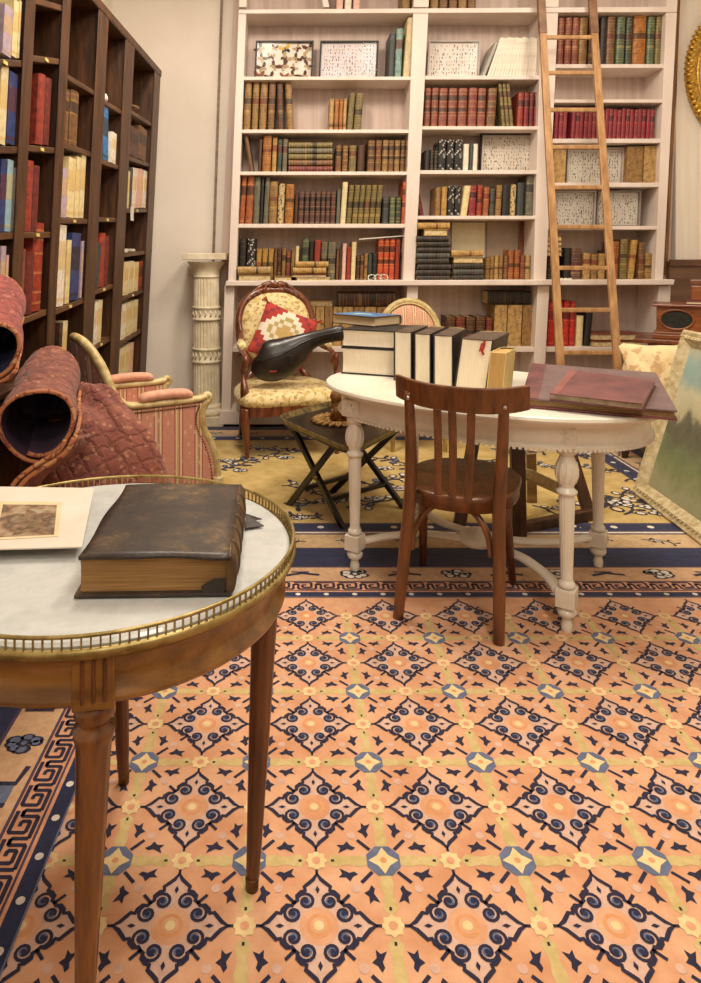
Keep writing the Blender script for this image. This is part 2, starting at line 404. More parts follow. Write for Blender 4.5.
def rug_field(m, x0, y0, s, nc, nr):
    R = .107
    for r in range(nr + 1):
        for c in range(nc + 1):
            medallion(m, x0 + c*s, y0 + r*s, R, None)
    for r in range(nr):
        for c in range(nc):
            bx, by = x0 + (c+.5)*s, y0 + (r+.5)*s
            for k in range(4):
                def Q(p): a = rot4(p, k); return (bx + a[0], by + a[1])
                m.poly([Q(p) for p in [(.03, -.008), (.05, -.014), (.075, -.009), (.105, -.015), (.118, 0), (.105, .015), (.075, .009), (.05, .014), (.03, .008)]], .0085, 5)
                for sy in (-1, 1):
                    m.poly([Q((px_, sy*py_)) for px_, py_ in [(.055, .031), (.063, .025), (.073, .028), (.092, .018), (.087, .030), (.095, .038), (.080, .038), (.072, .047), (.066, .037)]], .0088, 1)
                m.ribbon([Q(p) for p in [(.026, .026), (.050, .050)]], .0075, .0088, 1)
                m.poly([Q(p) for p in disc((.062, .062), .0095, 8)], .0087, 2)
            m.poly(disc((bx, by), .037, 8, PI/8), .0089, 4)
            m.poly(disc((bx, by), .025, 8, PI/8), .0092, 4)
            st = []
            for j in range(8):
                rr = .031 if j % 2 == 0 else .017
                st.append((bx + rr*math.cos(j*PI/4), by + rr*math.sin(j*PI/4)))
            m.poly(st, .0095, 3); m.poly(disc((bx, by), .007, 8), .0098, 7)
    for r in range(nr + 1):
        for c in range(nc + 1):
            for ox, oy in ((.5, 0), (0, .5)):
                if (ox and c == nc) or (oy and r == nr): continue
                fx, fy = x0 + (c+ox)*s, y0 + (r+oy)*s
                m.poly([(fx + (.0235 if j % 2 == 0 else .018)*math.cos(j*PI/8), fy + (.0235 if j % 2 == 0 else .018)*math.sin(j*PI/8)) for j in range(16)], .0091, 3)
                m.poly(disc((fx, fy), .009, 10), .0094, 8)
                for k in range(4):
                    a = rot4((.03, 0), k); b = rot4((.037, 0), k); m.ribbon([(fx+a[0], fy+a[1]), (fx+b[0], fy+b[1])], .005, .0092, 1)
def strip(m, x0, y0, x1, y1, z, mi): m.poly([(x0, y0), (x1, y0), (x1, y1), (x0, y1)], z, mi)
def fret(m, org, dx, dy, L, hgt, unit, z, mi, w):
    """Greek key along dx from org; dy is the direction across the border."""
    n = int(L / unit)
    for i in range(n):
        for pth in ([(0, .92), (.78, .92), (.78, .3), (.38, .3), (.38, .62), (.56, .62)], [(.98, .08), (.2, .08), (.2, .70), (0, .70)], [(.98, .08), (.98, .7), (1.2, .7)]):
            m.ribbon([(org[0] + dx[0]*(i+u)*unit + dy[0]*v*hgt, org[1] + dx[1]*(i+u)*unit + dy[1]*v*hgt) for u, v in sharp(pth)], w, z, mi)
def sharp(p):
    out = [p[0]]
    for a, b in zip(p, p[1:]):
        d = math.hypot(b[0]-a[0], b[1]-a[1]); e = min(.03, d/3) / d
        out += [(a[0]+(b[0]-a[0])*e, a[1]+(b[1]-a[1])*e), (b[0]-(b[0]-a[0])*e, b[1]-(b[1]-a[1])*e)]
    return out + [p[-1]]
def blossom(m, cx, cy, r, z, dark, light, seed):
    q = random.Random(seed)
    for k in range(7):
        a = 2*PI*k/7 + q.random(); d = r*.55; rr = r*(.34 + .14*q.random())
        m.poly([(cx+d*math.cos(a)+rr*math.cos(t*PI/4), cy+d*.7*math.sin(a)+rr*.7*math.sin(t*PI/4)) for t in range(8)], z, dark)
        m.poly([(cx+d*math.cos(a)+rr*.55*math.cos(t*PI/4), cy+d*.7*math.sin(a)+rr*.5*math.sin(t*PI/4)) for t in range(8)], z+.0004, light)
    m.poly(disc((cx, cy), r*.28, 10), z+.0006, dark)
    m.poly(disc((cx, cy), r*.14, 8), z+.0009, light)
def spray(m, cx, cy, sz, z, dark, lights, seed, n=9):
    """A flowering branch: bent stem, twigs with small leaves, pale blossoms outlined dark."""
    q = random.Random(seed); a0 = q.uniform(-.5, .5) + (PI if q.random() < .5 else 0)
    def leaf(x, y, e, r1, r2, z_, mi): m.poly([(x+r1*math.cos(t*PI/4)*math.cos(e)-r2*math.sin(t*PI/4)*math.sin(e), y+r1*math.cos(t*PI/4)*math.sin(e)+r2*math.sin(t*PI/4)*math.cos(e)) for t in range(8)], z_, mi)
    x, y, a = cx - sz*.8*math.cos(a0), cy - sz*.5*math.sin(a0), a0; pts = [(x, y)]
    for k in range(n):
        a += q.uniform(-.75, .75) + (a0 - a)*.3; x += math.cos(a)*sz*1.5/n; y += math.sin(a)*sz*1.9/n; pts.append((x, y))
        for sd in (-1, 1):
            if q.random() < .8:
                b = a + sd*q.uniform(.6, 1.3); L = sz*q.uniform(.14, .34); tx, ty = x + L*math.cos(b), y + L*.8*math.sin(b)
                m.ribbon([(x, y), ((x+tx)/2 + .1*L*sd, (y+ty)/2), (tx, ty)], sz*.055, z, dark)
                if q.random() < .55: leaf(tx, ty, b, sz*.12, sz*.06, z+.0003, dark)
                else:
                    leaf(tx, ty, b, sz*.13, sz*.10, z+.0004, dark); leaf(tx, ty, b, sz*.085, sz*.06, z+.0007, q.choice(lights))
    m.ribbon(pts, sz*.07, z+.0002, dark)
    blossom(m, cx, cy, sz*.26, z+.001, dark, lights[0], seed+1)

S = .277; FX0, FX1 = -.505, 2.31; FY0, FY1 = .44, 2.512
rug = thing('patterned_rug', 'peach wool rug of navy diamond medallions under the round marble table', 'rug')
m = MB()
m.span((FX0 - .315, FY0 - .345, .0005), (FX1 + .315, 2.857, .008), 0)
rug_field(m, FX0, FY0 + .0029, S, 10, 7)
def frame_strip(m, o0, o1, z, mi):
    """A band all round the field between offsets o0 and o1, as four strips."""
    strip(m, FX0-o1, FY0-o1, FX0-o0, FY1+o1, z, mi); strip(m, FX1+o0, FY0-o1, FX1+o1, FY1+o1, z, mi)
    strip(m, FX0-o0, FY1+o0, FX1+o0, FY1+o1, z, mi); strip(m, FX0-o0, FY0-o1, FX1+o0, FY0-o0, z, mi)
# peach ground that trims the edge medallions where the border begins
for o0, o1, mi in ((0, .004, 4), (.004, .038, 6), (.038, .046, 8), (.046, .052, 10), (.052, .118, 8), (.118, .126, 10), (.126, .24, 11), (.24, .25, 10), (.25, .345, 6)):
    frame_strip(m, o0, o1, .0105, mi)
k = FY0
while k < FY1 + .02:
    m.poly(disc((FX0 - .021, k), .009, 10), .0112, 9); m.poly(disc((FX1 + .021, k), .009, 10), .0112, 9); k += .098
k = FX0
while k < FX1: m.poly(disc((k, FY1 + .021), .010, 10), .0112, 9); k += .105
fret(m, (FX0 - .055, FY1), (0, -1), (-1, 0), FY1 - FY0, .06, .075, .0112, 1, .0095)
fret(m, (FX0, FY1 + .055), (1, 0), (0, 1), FX1 - FX0, .06, .085, .0112, 1, .010)
i = 0; k = FX0 - .05
while k < FX1 + .1:
    blossom(m, k, FY1 + .183, .065, .0112, 1, 9, i); i += 1
    m.ribbon([(k+.13, FY1+.17), (k+.19, FY1+.19), (k+.26, FY1+.175)], .016, .0112, 1); m.ribbon([(k+.15, FY1+.2), (k+.22, FY1+.2)], .01, .0112, 6)
    k += .4
k = FY1 - .1
while k > FY0:
    blossom(m, FX0 - .183, k, .055, .0112, 1, 4, i); i += 1
    m.poly([(FX0-.225, k-.13), (FX0-.15, k-.13), (FX0-.15, k-.2), (FX0-.225, k-.2)], .0112, 4)
    m.ribbon([(FX0-.23, k-.135), (FX0-.15, k-.135), (FX0-.14, k-.08)], .014, .0116, 1)
    m.ribbon([(FX0-.23, k-.2), (FX0-.15, k-.2)], .014, .0116, 1); m.ribbon([(FX0-.19, k-.13), (FX0-.19, k-.2)], .012, .0116, 9)
    k -= .33
m.build('pile', RM, rug)
rug['kind'] = 'thing'

RY = [plain('rug_straw_yellow', '#ccb070', '#b29450', 9, .95, sheen=.15, bump=.3), RM[1], RM[2], RM[3], RM[4], wool('pale_ochre', '#ccae84', '#b8966c'), RM[6], RM[7], wool('dusty_tan', '#c9a07a', '#ad8460'), RM[9], RM[10]]
rug2 = thing('flowered_rug', 'straw yellow rug with navy flower sprays and dark border under the white table', 'rug')
m = MB(); A0, A1, B0, B1 = -1.02, 2.27, 2.862, 5.06
m.span((A0, B0, .0005), (A1, B1, .008), 0)
def band(o0, o1, z, mi):
    strip(m, A0+o0, B0+o0, A0+o1, B1-o0, z, mi); strip(m, A1-o1, B0+o0, A1-o0, B1-o0, z, mi)
    strip(m, A0+o1, B0+o0, A1-o1, B0+o1, z, mi); strip(m, A0+o1, B1-o1, A1-o1, B1-o0, z, mi)
for o0, o1, mi in ((0, .075, 6), (.075, .085, 10), (.085, .225, 5), (.225, .24, 10), (.24, .255, 9), (.255, .27, 10), (.27, .345, 6), (.345, .36, 10)): band(o0, o1, .0088, mi)
k = A0 + .3
while k < A1 - .3:
    m.poly(disc((k, B0 + .31), .016, 10), .0095, 9); m.poly(disc((k, B1 - .31), .016, 10), .0095, 9); k += .17
k = B0 + .3
while k < B1 - .3: m.poly(disc((A1 - .31, k), .016, 10), .0095, 9); m.poly(disc((A0 + .31, k), .016, 10), .0095, 9); k += .17
k = A0 + .2; i = 100
while k < A1 - .1:
    spray(m, k, B0 + .155, .09, .0095, 1, [9, 8, 3], i, 5); spray(m, k, B1 - .155, .09, .0095, 1, [9, 5], i + 500, 5); i += 3; k += .27
k = B0 + .4
while k < B1 - .3: spray(m, A1 - .155, k, .09, .0095, 1, [9, 4], i, 5); i += 3; k += .26
for (px, py, sz) in ((258, 448, .14), (230, 462, .14), (310, 486, .14), (375, 500, .16), (520, 452, .14), (585, 455, .14), (660, 515, .16), (285, 459, .16), (240, 472, .13), (325, 503, .16), (385, 470, .16), (398, 490, .18), (470, 462, .15), (545, 467, .12), (620, 505, .22), (560, 510, .12), (650, 480, .16), (430, 500, .12), (600, 470, .12), (505, 505, .12), (300, 520, .1)):
    p = fl(px, py); spray(m, p.x, p.y, sz*1.45, .0095, 1, [9, 4, 3], i, 8); i += 7
m.build('pile', RY, rug2)
rug2['kind'] = 'thing'

# ------------------------------------------------------------------ books
ORD = ['first', 'second', 'third', 'fourth', 'fifth', 'sixth', 'seventh', 'eighth', 'ninth', 'tenth', 'eleventh', 'twelfth', 'thirteenth', 'fourteenth', 'fifteenth', 'sixteenth', 'seventeenth', 'eighteenth',
       'nineteenth', 'twentieth', 'twenty-first', 'twenty-second', 'twenty-third', 'twenty-fourth', 'twenty-fifth', 'twenty-sixth', 'twenty-seventh']
def spine_book(w, h, d, style, seed=0, shear=0.0, label_mat=3):
    """Upright closed book: spine towards -Y at y=0, foot at z=0, boards, rounded spine, page block, tooling. Slots: cover, pages, gilt, label."""
    q = random.Random(seed); m = MB()
    bulge = min(.014, w * .28) if style not in ('modern', 'journal', 'box') else .001
    t = min(.004, w * .12)
    n = 6
    def arc(off):
        out = []
        for k in range(n + 1):
            a = PI * k / n
            out.append((-(w/2) * math.cos(a), bulge - (bulge + off) * math.sin(a) if off else bulge * (1 - math.sin(a))))
        return out
    def strip_(z0, z1, off, mi):
        a = arc(off); vs = [(x, y, z0) for x, y in a] + [(x, y, z1) for x, y in a]
        m.add(vs, [(k, k+1, n+2+k, n+1+k) for k in range(n)], mi, False)
    strip_(0, h, 0, 0)
    m.span((-w/2, bulge, 0), (-w/2 + t, d, h), 0); m.span((w/2 - t, bulge, 0), (w/2, d, h), 0)
    a = arc(0); m.add([(x, y, h) for x, y in a], [tuple(range(n+1))], 0); m.add([(x, y, 0) for x, y in a], [tuple(reversed(range(n+1)))], 0)
    m.span((-w/2 + t, bulge + .001, .003), (w/2 - t, d - .004, h - .005), 1)
    if style in ('band', 'band4'):
        nb = 5 if style == 'band' else 4
        for k in range(nb):
            z = h * (.12 + .76 * k / (nb - 1)); strip_(z - .006, z + .006, .0028, 0); strip_(z + .008, z + .012, .0012, 2); strip_(z - .012, z - .008, .0012, 2)
        strip_(h*.02, h*.035, .0012, 2); strip_(h*.965, h*.98, .0012, 2)
        zl = h * (.12 + .76 * (nb - 2) / (nb - 1)); dz = .76 * h / (nb - 1)
        strip_(zl - dz + .014, zl - .014, .0014, 3)
        if q.random() < .6:
            zl = h * (.12 + .76 * (nb - 3) / (nb - 1)); strip_(zl - dz + .02, zl - dz*.45, .0012, 2)
    elif style == 'two':
        strip_(h*.68, h*.82, .0014, 3); strip_(h*.4, h*.5, .0014, 3)
        for z in (.05, .3, .38, .52, .66, .84, .93): strip_(h*z, h*z + .006, .0010, 2)
    elif style == 'one':
        strip_(h*.6, h*.78, .0014, 3)
        for z in (.06, .56, .8, .92): strip_(h*z, h*z + .005, .0010, 2)
    elif style == 'lines':
        for z in (.08, .2, .42, .64, .8, .9): strip_(h*z, h*z + .010, .0012, 2)
    elif style == 'modern':
        if w > .012: strip_(h*.45, h*.8, .0006, 3)
        strip_(h*.06, h*.1, .0006, 3)
    elif style == 'goldlow':
        strip_(h*.12, h*.2, .0012, 3); strip_(h*.86, h*.9, .0012, 2)
    if shear:
        for p in m.v: p.x += shear * p.z
    return m
SHELVES = {}
def reg(o, key, desc, order):
    SHELVES.setdefault(key, []).append([o, desc, order])
STY = {'band': 'gilt-banded', 'band4': 'ribbed', 'two': 'two-label', 'one': 'labelled', 'lines': 'gold-striped', 'plain': 'plain', 'modern': 'modern', 'goldlow': 'small', 'journal': 'thin', 'box': 'thick'}
def finish_labels():
    for (shelf, bay, side, grp), L in SHELVES.items():
        L.sort(key=lambda e: e[2]); cnt = {}
        for e in L: cnt[e[1]] = cnt.get(e[1], 0) + 1
        seen = {}
        for o, desc, _ in L:
            if cnt[desc] == 1: lab = f'{desc} on {shelf}, {bay}'
            else:
                seen[desc] = seen.get(desc, 0) + 1; lab = f'{ORD[seen[desc]-1]} {desc} from {"top" if "lying flat" in desc else side}, {shelf}, {bay}'
            tag(o, lab, 'book', grp)
LEAN = .045; YS = 5.15; YB = 5.195
def lab_for(c, q):
    if c not in LR_: return LABK
    if c in ('cream', 'white', 'yellow', 'pink', 'lilac', 'grey', 'pale blue'): return GL_[c]
    return LK_[c] if q.random() < .6 else LR_[c]
SEED = [0]
def nice(c): return {'dkbrown': 'dark brown', 'dkgreen': 'dark green', 'dkred': 'dark red'}.get(c, c)
def put_book(x0, x1, ybase, ytop, c, style, key, lean=0, Yf=YB, d=None, zbase=None, pages=PAGES, what='book'):
    SEED[0] += 1; q = random.Random(SEED[0])
    zb = Zz(ybase, YS) if zbase is None else zbase
    h = Zz(ytop, Yf) - zb; w = max(.012, (x1 - x0) * Yf / F * .965)
    d = d or min(.225, 5.425 - Yf)
    sh = LEAN + lean * Yf / F / h
    m = spine_book(w, h, d, style, SEED[0], sh)
    loc = Vector((X((x0 + x1) / 2, Yf), Yf + q.uniform(0, .012), zb))
    o = m.build(what, [LE[c], pages, GL_.get(c, GLD), lab_for(c, q)]); o.location = loc
    reg(o, key, f'{nice(c)} {STY[style]} {what}', x0)
    return o
def flat_book(x0, x1, y1, y0, c, key, Yf=5.16, d=.2, pages_front=True, rot=0, what='book', spine=False):
    """A volume lying on its side; y1 is its top and y0 its foot in height order."""
    SEED[0] += 1; q = random.Random(SEED[0])
    z1, z0 = Zz(y1, Yf), Zz(y0, Yf); t = z1 - z0; L = (x1 - x0) * Yf / F
    if spine:
        m = spine_book(t * .97, L, d, 'band', SEED[0]); M = Matrix(((0, 0, 1, -L/2), (0, 1, 0, 0), (-1, 0, 0, t/2), (0, 0, 0, 1)))
        m.v = [M @ p for p in m.v]; mats = [LE[c], PAGES, GL_.get(c, GLD), lab_for(c, q)]
    else:
        m = MB(); b = min(.006, t * .16)
        m.span((-L/2, 0, 0), (L/2, d, b)); m.span((-L/2, 0, t*.97 - b), (L/2, d, t*.97)); m.span((-L/2, d - b, 0), (L/2, d, t*.97))
        m.span((-L/2 + .006, .006, b), (L/2 - .006, d - b, t*.97 - b), 1); mats = [LE[c], PAGES]
    o = m.build(what, mats); o.location = (X((x0 + x1) / 2, Yf), Yf, z0); o.rotation_euler = (0, 0, rot)
    reg(o, key, f'{nice(c)} {what} lying flat', 5000 + y1)
    return o

# ------------------------------------------------------------------ the white bookcase
case = thing('white_bookcase', 'tall white painted built-in bookcase filling the back wall behind the armchairs', 'bookcase', (X(450, YS), YS, 0))
def board(q, Yf, Yb, name, mat=WHITE_P, bev=.003):
    a = [P3(px, py, Yf) for px, py in q]; D = Vector((0, Yb - Yf, 0))
    m = MB(); m.hexa([a[0], a[1], a[1] + D, a[0] + D, a[3], a[2], a[2] + D, a[3] + D])
    return m.build(name, mat, case, bevel=bev, world=True)
def ln(xa, ya, xb, yb): return lambda y: xa + (xb - xa) * (y - ya) / (yb - ya)
OL, IL = ln(238.5, 13, 228, 283), ln(246, 20, 236, 280)
D1A, D1B = ln(413, 20, 403, 280), ln(428, 20, 414.5, 280)
D2A, D2B = ln(541, 20, 533.5, 280), ln(558, 20, 546, 280)
IR, OR = ln(666, 20, 655, 280), ln(677, 15, 663, 280)
YBK = 5.43
def upright(A, B, y0, y1, Yf=YS, Yb=YBK): board([(A(y1), y1), (B(y1), y1), (B(y0), y0), (A(y0), y0)], Yf, Yb, 'upright')
TOPY = -48
for A, B in ((OL, IL), (D1A, D1B), (D2A, D2B), (IR, OR)): upright(A, B, 12, 281)
UA, UB = ln(322, 0, 324, 10), ln(328, 0, 330, 10)
for A, B in ((OL, IL), (UA, UB), (D1A, D1B), (D2A, D2B), (IR, OR)): upright(A, B, TOPY, 7)
def shelf(A, B, yt, yb, dl=0, yt2=None, yb2=None):
    yt2 = yt if yt2 is None else yt2; yb2 = yb if yb2 is None else yb2
    board([(A(yb), yb), (B(yb2), yb2), (B(yt2), yt2), (A(yt), yt)], YS + .004, YBK, 'shelf')
board([(OL(13), 13.5), (OR(13), 12), (OR(8), 6.5), (OL(8), 9.5)], YS - .01, YBK, 'top_board')
board([(OL(-50), -46), (OR(-50), -46), (OR(-50), -52), (OL(-50), -52)], YS - .03, YBK, 'cornice')
BAYL, BAYM, BAYR = (IL, D1A), (D1B, D2A), (D2B, IR)
for yt, yb in ((76.5, 80), (129.5, 133), (171.5, 175), (223.8, 227.8)): shelf(*BAYL, yt, yb)
for yt, yb in ((75.5, 79.5), (126.2, 129.6), (170.2, 174), (215.8, 219.3)): shelf(*BAYM, yt, yb)
for yt, yb in ((64, 68), (99.3, 102.7), (138.6, 143), (182.6, 187), (226, 229.6)): shelf(*BAYR, yt, yb)
# ledge, lower case and plinth
YL = 5.12
board([(225, 286), (674, 285), (675, 279.5), (226, 280.8)], 5.07, YBK, 'ledge', bev=.006)
LW = [(ln(224.5, 286, 221, 424), ln(234.5, 286, 230, 424)), (ln(407.5, 286, 400, 424), ln(418.3, 286, 411, 424)), (ln(537.8, 286, 531, 424), ln(549.5, 286, 542, 424)), (ln(659, 286, 652, 424), ln(671, 286, 664, 424))]
for A, B in LW: board([(A(420), 420), (B(420), 420), (B(285.5), 285.5), (A(285.5), 285.5)], YL, YBK, 'upright')
for i in range(3): board([(LW[i][1](352), 352), (LW[i+1][0](352), 352), (LW[i+1][0](347.5), 347.5), (LW[i][1](347.5), 347.5)], YL + .01, YBK, 'shelf')
board([(219, 424.5), (668, 424.5), (668, 411), (220, 411)], YL - .015, YBK, 'plinth')
m = MB(); a = [P3(px, py, YBK) for px, py in ((214, 424), (664, 424), (682, TOPY), (236, TOPY))]; D = Vector((0, .018, 0))
m.hexa([a[0], a[1], a[1]+D, a[0]+D, a[3], a[2], a[2]+D, a[3]+D]); m.build('back_panel', BACK_P, case, world=True)

WB = ' of white bookcase'
def K(shelf, bay):
    n = {'L': 'column bay', 'M': 'centre bay', 'R': 'ladder bay'}[bay]
    return (shelf, n + WB, 'column side', f'books on the {shelf} of the {n}')
def rowb(key, ybase, items, **kw):
    for it in items:
        x0, x1, yt, c, st = it[:5]; put_book(x0, x1, ybase, yt, c, st, key, it[5] if len(it) > 5 else 0, **kw)
# column bay
k = K('top shelf', 'L')
rowb(k, 76.5, [(388, 394, 33, 'slate', 'plain'), (394.5, 401.5, 28, 'teal', 'one'), (403, 409.5, 17, 'cream', 'plain', 2.2)])
k = K('second shelf', 'L')
rowb(k, 129.5, [(243, 250, 80.5, 'tan', 'band'), (251, 257.6, 80.5, 'tan', 'band'), (258.5, 266, 80.5, 'tan', 'band'), (267, 274, 80.5, 'brown', 'band'), (277.5, 284, 80.5, 'dkbrown', 'band', -3.2), (287, 294, 81, 'tan', 'band', -4.5),
    (328.5, 333.2, 98.5, 'ochre', 'goldlow'), (333.6, 338.2, 98.5, 'orange', 'goldlow'), (338.5, 342.2, 98.5, 'orange', 'goldlow'), (342.5, 346, 98.5, 'ochre', 'goldlow'), (346.4, 352.6, 92.8, 'olive', 'plain', 1.5), (353.2, 361, 92.8, 'olive', 'band4', 1.5)])
k = K('third shelf', 'L')
rowb(k, 171.5, [(250, 254, 134, 'brown', 'plain', -8), (257.5, 261, 139, 'dkbrown', 'plain'), (261.7, 270.5, 135.5, 'orange', 'band'), (271.3, 276, 137, 'gold', 'one'), (276.7, 281.3, 139, 'dkgreen', 'one'), (281.8, 286.6, 139, 'grey green', 'one'),
    (335, 341, 145, 'brown', 'one'), (341.8, 347.6, 145, 'brown', 'lines'), (348.5, 356, 145, 'olive', 'one'), (357, 364, 145, 'dkbrown', 'plain')])
rowb(k, 171.5, [(367, 374.4, 140, 'brown', 'two'), (375, 381, 140, 'brown', 'two'), (381.7, 387.6, 140, 'tan', 'two'), (388, 393.4, 140, 'brown', 'two'), (394, 399.4, 140, 'tan', 'two'), (400, 404.2, 140, 'brown', 'two'), (404.6, 408, 140, 'brown', 'two')])
for (y1, y0, c) in ((142, 147.5, 'olive'), (147.9, 153.3, 'grey green'), (153.7, 159.3, 'olive'), (159.7, 165.3, 'brown'), (165.7, 171.6, 'dkred')): flat_book(288.5, 332.5, y1, y0, c, k, Yf=YB, spine=True)
k = K('fourth shelf', 'L')
rowb(k, 224, [(239, 244, 175, 'rust', 'one', 1), (244.6, 252, 175, 'rust', 'one', 1), (252.5, 259, 177, 'grey green', 'plain'), (259.5, 262.3, 178, 'black', 'plain'), (262.8, 267.8, 177, 'grey green', 'plain', .7), (268.2, 276.5, 181.5, 'tan', 'band'), (277, 283.5, 183.5, 'marbled', 'plain'), (284.2, 293, 184, 'orange', 'band'),
    (294, 297.3, 191, 'dkbrown', 'plain')])
rowb(k, 224, [(x0, x1, 191, 'purple brown', 'two') for x0, x1 in ((297.8, 303.2), (303.7, 308.6), (309, 314.3), (314.8, 319.8), (320.2, 324.6), (325, 329.6), (330, 335))])
rowb(k, 224, [(336, 339.6, 189, 'grey green', 'plain'), (340, 345.4, 182, 'cream', 'plain', 1)] + [(x0, x1, 185, 'olive', 'band4', 1.8) for x0, x1 in ((346, 351.2), (351.7, 357), (357.4, 362.6), (363, 368.4), (368.8, 374.2), (374.6, 379.8))] +
    [(382.2, 388.6, 197, 'slate', 'one'), (389.3, 394.8, 196.6, 'green', 'lines'), (395.4, 400.6, 196.6, 'dkgreen', 'lines'), (401.3, 406, 181.5, 'scarlet', 'two')])
k = K('long ledge', 'L')
zl = Zz(281, 5.07)
rowb(k, 280, [(238.5, 245, 238.5, 'black', 'one'), (245.6, 254.6, 238.5, 'black pattern', 'plain'), (255.3, 260.6, 248.5, 'gold', 'band4'), (261.2, 266.6, 248.5, 'gold', 'band4'), (267.2, 272.6, 248.5, 'gold', 'band4'),
    (273.2, 276.3, 248, 'brown', 'plain'), (276.6, 280.4, 247.5, 'dkbrown', 'band4'), (281, 285, 248, 'tan', 'one'), (285.4, 289.7, 251, 'red brown', 'one'), (290.3, 294, 248, 'tan', 'plain'), (294.4, 297.8, 246, 'cream', 'plain'),
    (300.8, 307.8, 238, 'green', 'one'), (308.3, 312.6, 241.5, 'black', 'plain'), (313.2, 319.4, 240, 'red', 'plain'), (320, 326.3, 242, 'grey green', 'band4'), (326.8, 335, 242, 'grey green', 'band4'),
    (335.7, 338.1, 248.5, 'brown', 'plain'), (338.5, 341, 248.5, 'dkbrown', 'plain'), (341.4, 345.4, 243.5, 'pink', 'plain'), (346, 350, 247, 'red', 'plain'), (350.6, 355.2, 242, 'yellow', 'plain'), (356, 359.2, 255.5, 'dkbrown', 'one'), (359.7, 363.2, 255, 'brown', 'one'),
    (363.6, 367, 253.5, 'tan', 'band4'), (367.4, 371.4, 254, 'dkgreen', 'plain'), (371.8, 376.4, 252.7, 'black', 'one'), (377, 382.6, 239, 'scarlet', 'two'), (383, 388.4, 239, 'scarlet', 'two'), (388.8, 394, 239, 'scarlet', 'two'),
    (394.5, 399.2, 239, 'red', 'plain'), (399.6, 404.2, 252.7, 'black', 'band4')], zbase=zl, d=.19, Yf=5.225)
for x0, x1, y1, y0, c in ((237.5, 270.5, 266.5, 274.2, 'ochre'), (238, 271, 274.3, 281.4, 'tan'), (274, 292, 276, 281.4, 'tan'), (295.5, 328.5, 261.3, 267.3, 'gold'), (293, 326, 267.4, 274, 'gold'), (291.5, 327, 274.1, 277.4, 'dkred'), (296, 330, 277.5, 281.5, 'cream')):
    flat_book(x0, x1, y1, y0, c, k, Yf=5.085, d=.135, spine=c in ('ochre', 'gold'))
# centre bay
k = K('top shelf', 'M')
xs = [487 + i * 3.05 for i in range(17)]
for i, x in enumerate(xs):
    put_book(x, x + 2.85, 75.5, 37 + (i % 3) * .5, 'white', 'journal', k, 12 - i * .58, pages=PAGEW, what='journal', Yf=5.2)
put_book(481.3, 485, 75.5, 42, 'grey', 'plain', k, 12.2, Yf=5.2)
k = K('second shelf', 'M')
rowb(k, 126.2, [(x0, x1, 87.7, 'red brown', 'two') for x0, x1 in ((424, 430), (430.7, 437.6), (438.4, 447), (447.8, 456.8), (457.5, 466.8), (467.6, 476.4), (477.2, 485.6))] + [(486.4, 495.4, 87.7, 'brown', 'two', 1),
    (502.6, 506.2, 83, 'olive', 'two', -6), (506.6, 510.2, 83, 'olive', 'two', -6), (510.6, 514.2, 83, 'olive', 'two', -6), (517, 523.2, 92, 'red', 'one', .5), (523.8, 528.6, 92, 'crimson', 'one'), (529.2, 533.4, 92, 'dkred', 'one'), (534, 537.4, 92, 'crimson', 'one')])
k = K('third shelf', 'M')
rowb(k, 170.2, [(424.5, 429.5, 150, 'black', 'plain'), (430, 433.3, 150, 'black', 'lines'), (433.8, 437.3, 150, 'black', 'lines'), (437.8, 445.8, 139.5, 'black pattern', 'plain'), (446.4, 453.6, 139.5, 'black pattern', 'plain'), (454.2, 462, 139.5, 'black pattern', 'plain'),
    (463.2, 469, 143.7, 'white', 'plain'), (469.5, 472.4, 144, 'slate', 'plain'), (472.9, 477.6, 143.7, 'white', 'plain')])
k = K('fourth shelf', 'M')
rowb(k, 215.8, [(420, 424.4, 194, 'dkred', 'plain', -5), (435, 440.4, 187, 'tan', 'plain'), (441, 446.8, 186.4, 'gold', 'plain'), (447.3, 454, 185.5, 'black pattern', 'plain'), (454.6, 460, 185.5, 'black pattern', 'plain'), (460.6, 467.4, 185.5, 'yellow', 'plain', 3),
    (468.6, 476, 185, 'crimson', 'one', .5), (476.7, 482, 184.8, 'red', 'band4', .5), (482.7, 488.6, 187, 'rust', 'one', .5), (489.4, 494.6, 188, 'slate', 'band4'), (495.2, 501.2, 185, 'tan', 'band', .7), (502, 509.4, 184.3, 'black', 'plain'), (510.4, 515.8, 184.4, 'marbled', 'plain'), (516.8, 524, 182.5, 'slate', 'plain'), (525.4, 533.6, 175.5, 'grey green', 'one')])
k = K('long ledge', 'M')
y = 236.0
for i in range(8): flat_book(416.3 + (i % 3) * .8, 449 + (i * 7 % 4) * .7, y, y + 5.5, 'black' if i != 3 else 'slate', k, Yf=5.12, d=.2, spine=True); y += 5.65
flat_book(424, 448, 229.2, 235.8, 'ochre', k, Yf=5.12, d=.2); flat_book(418, 450, 222.5, 229, 'gold', k, Yf=5.12, d=.2, spine=True)
for y1, y0, c, sp in ((250, 256.6, 'ochre', True), (256.9, 263.2, 'tan', False), (263.5, 269, 'black', True), (269.2, 274.9, 'slate', True), (275.1, 281.2, 'black', True)):
    flat_book(453.5 if c != 'ochre' else 451.5, 483.5, y1, y0, c, k, Yf=5.12, d=.2, spine=sp)
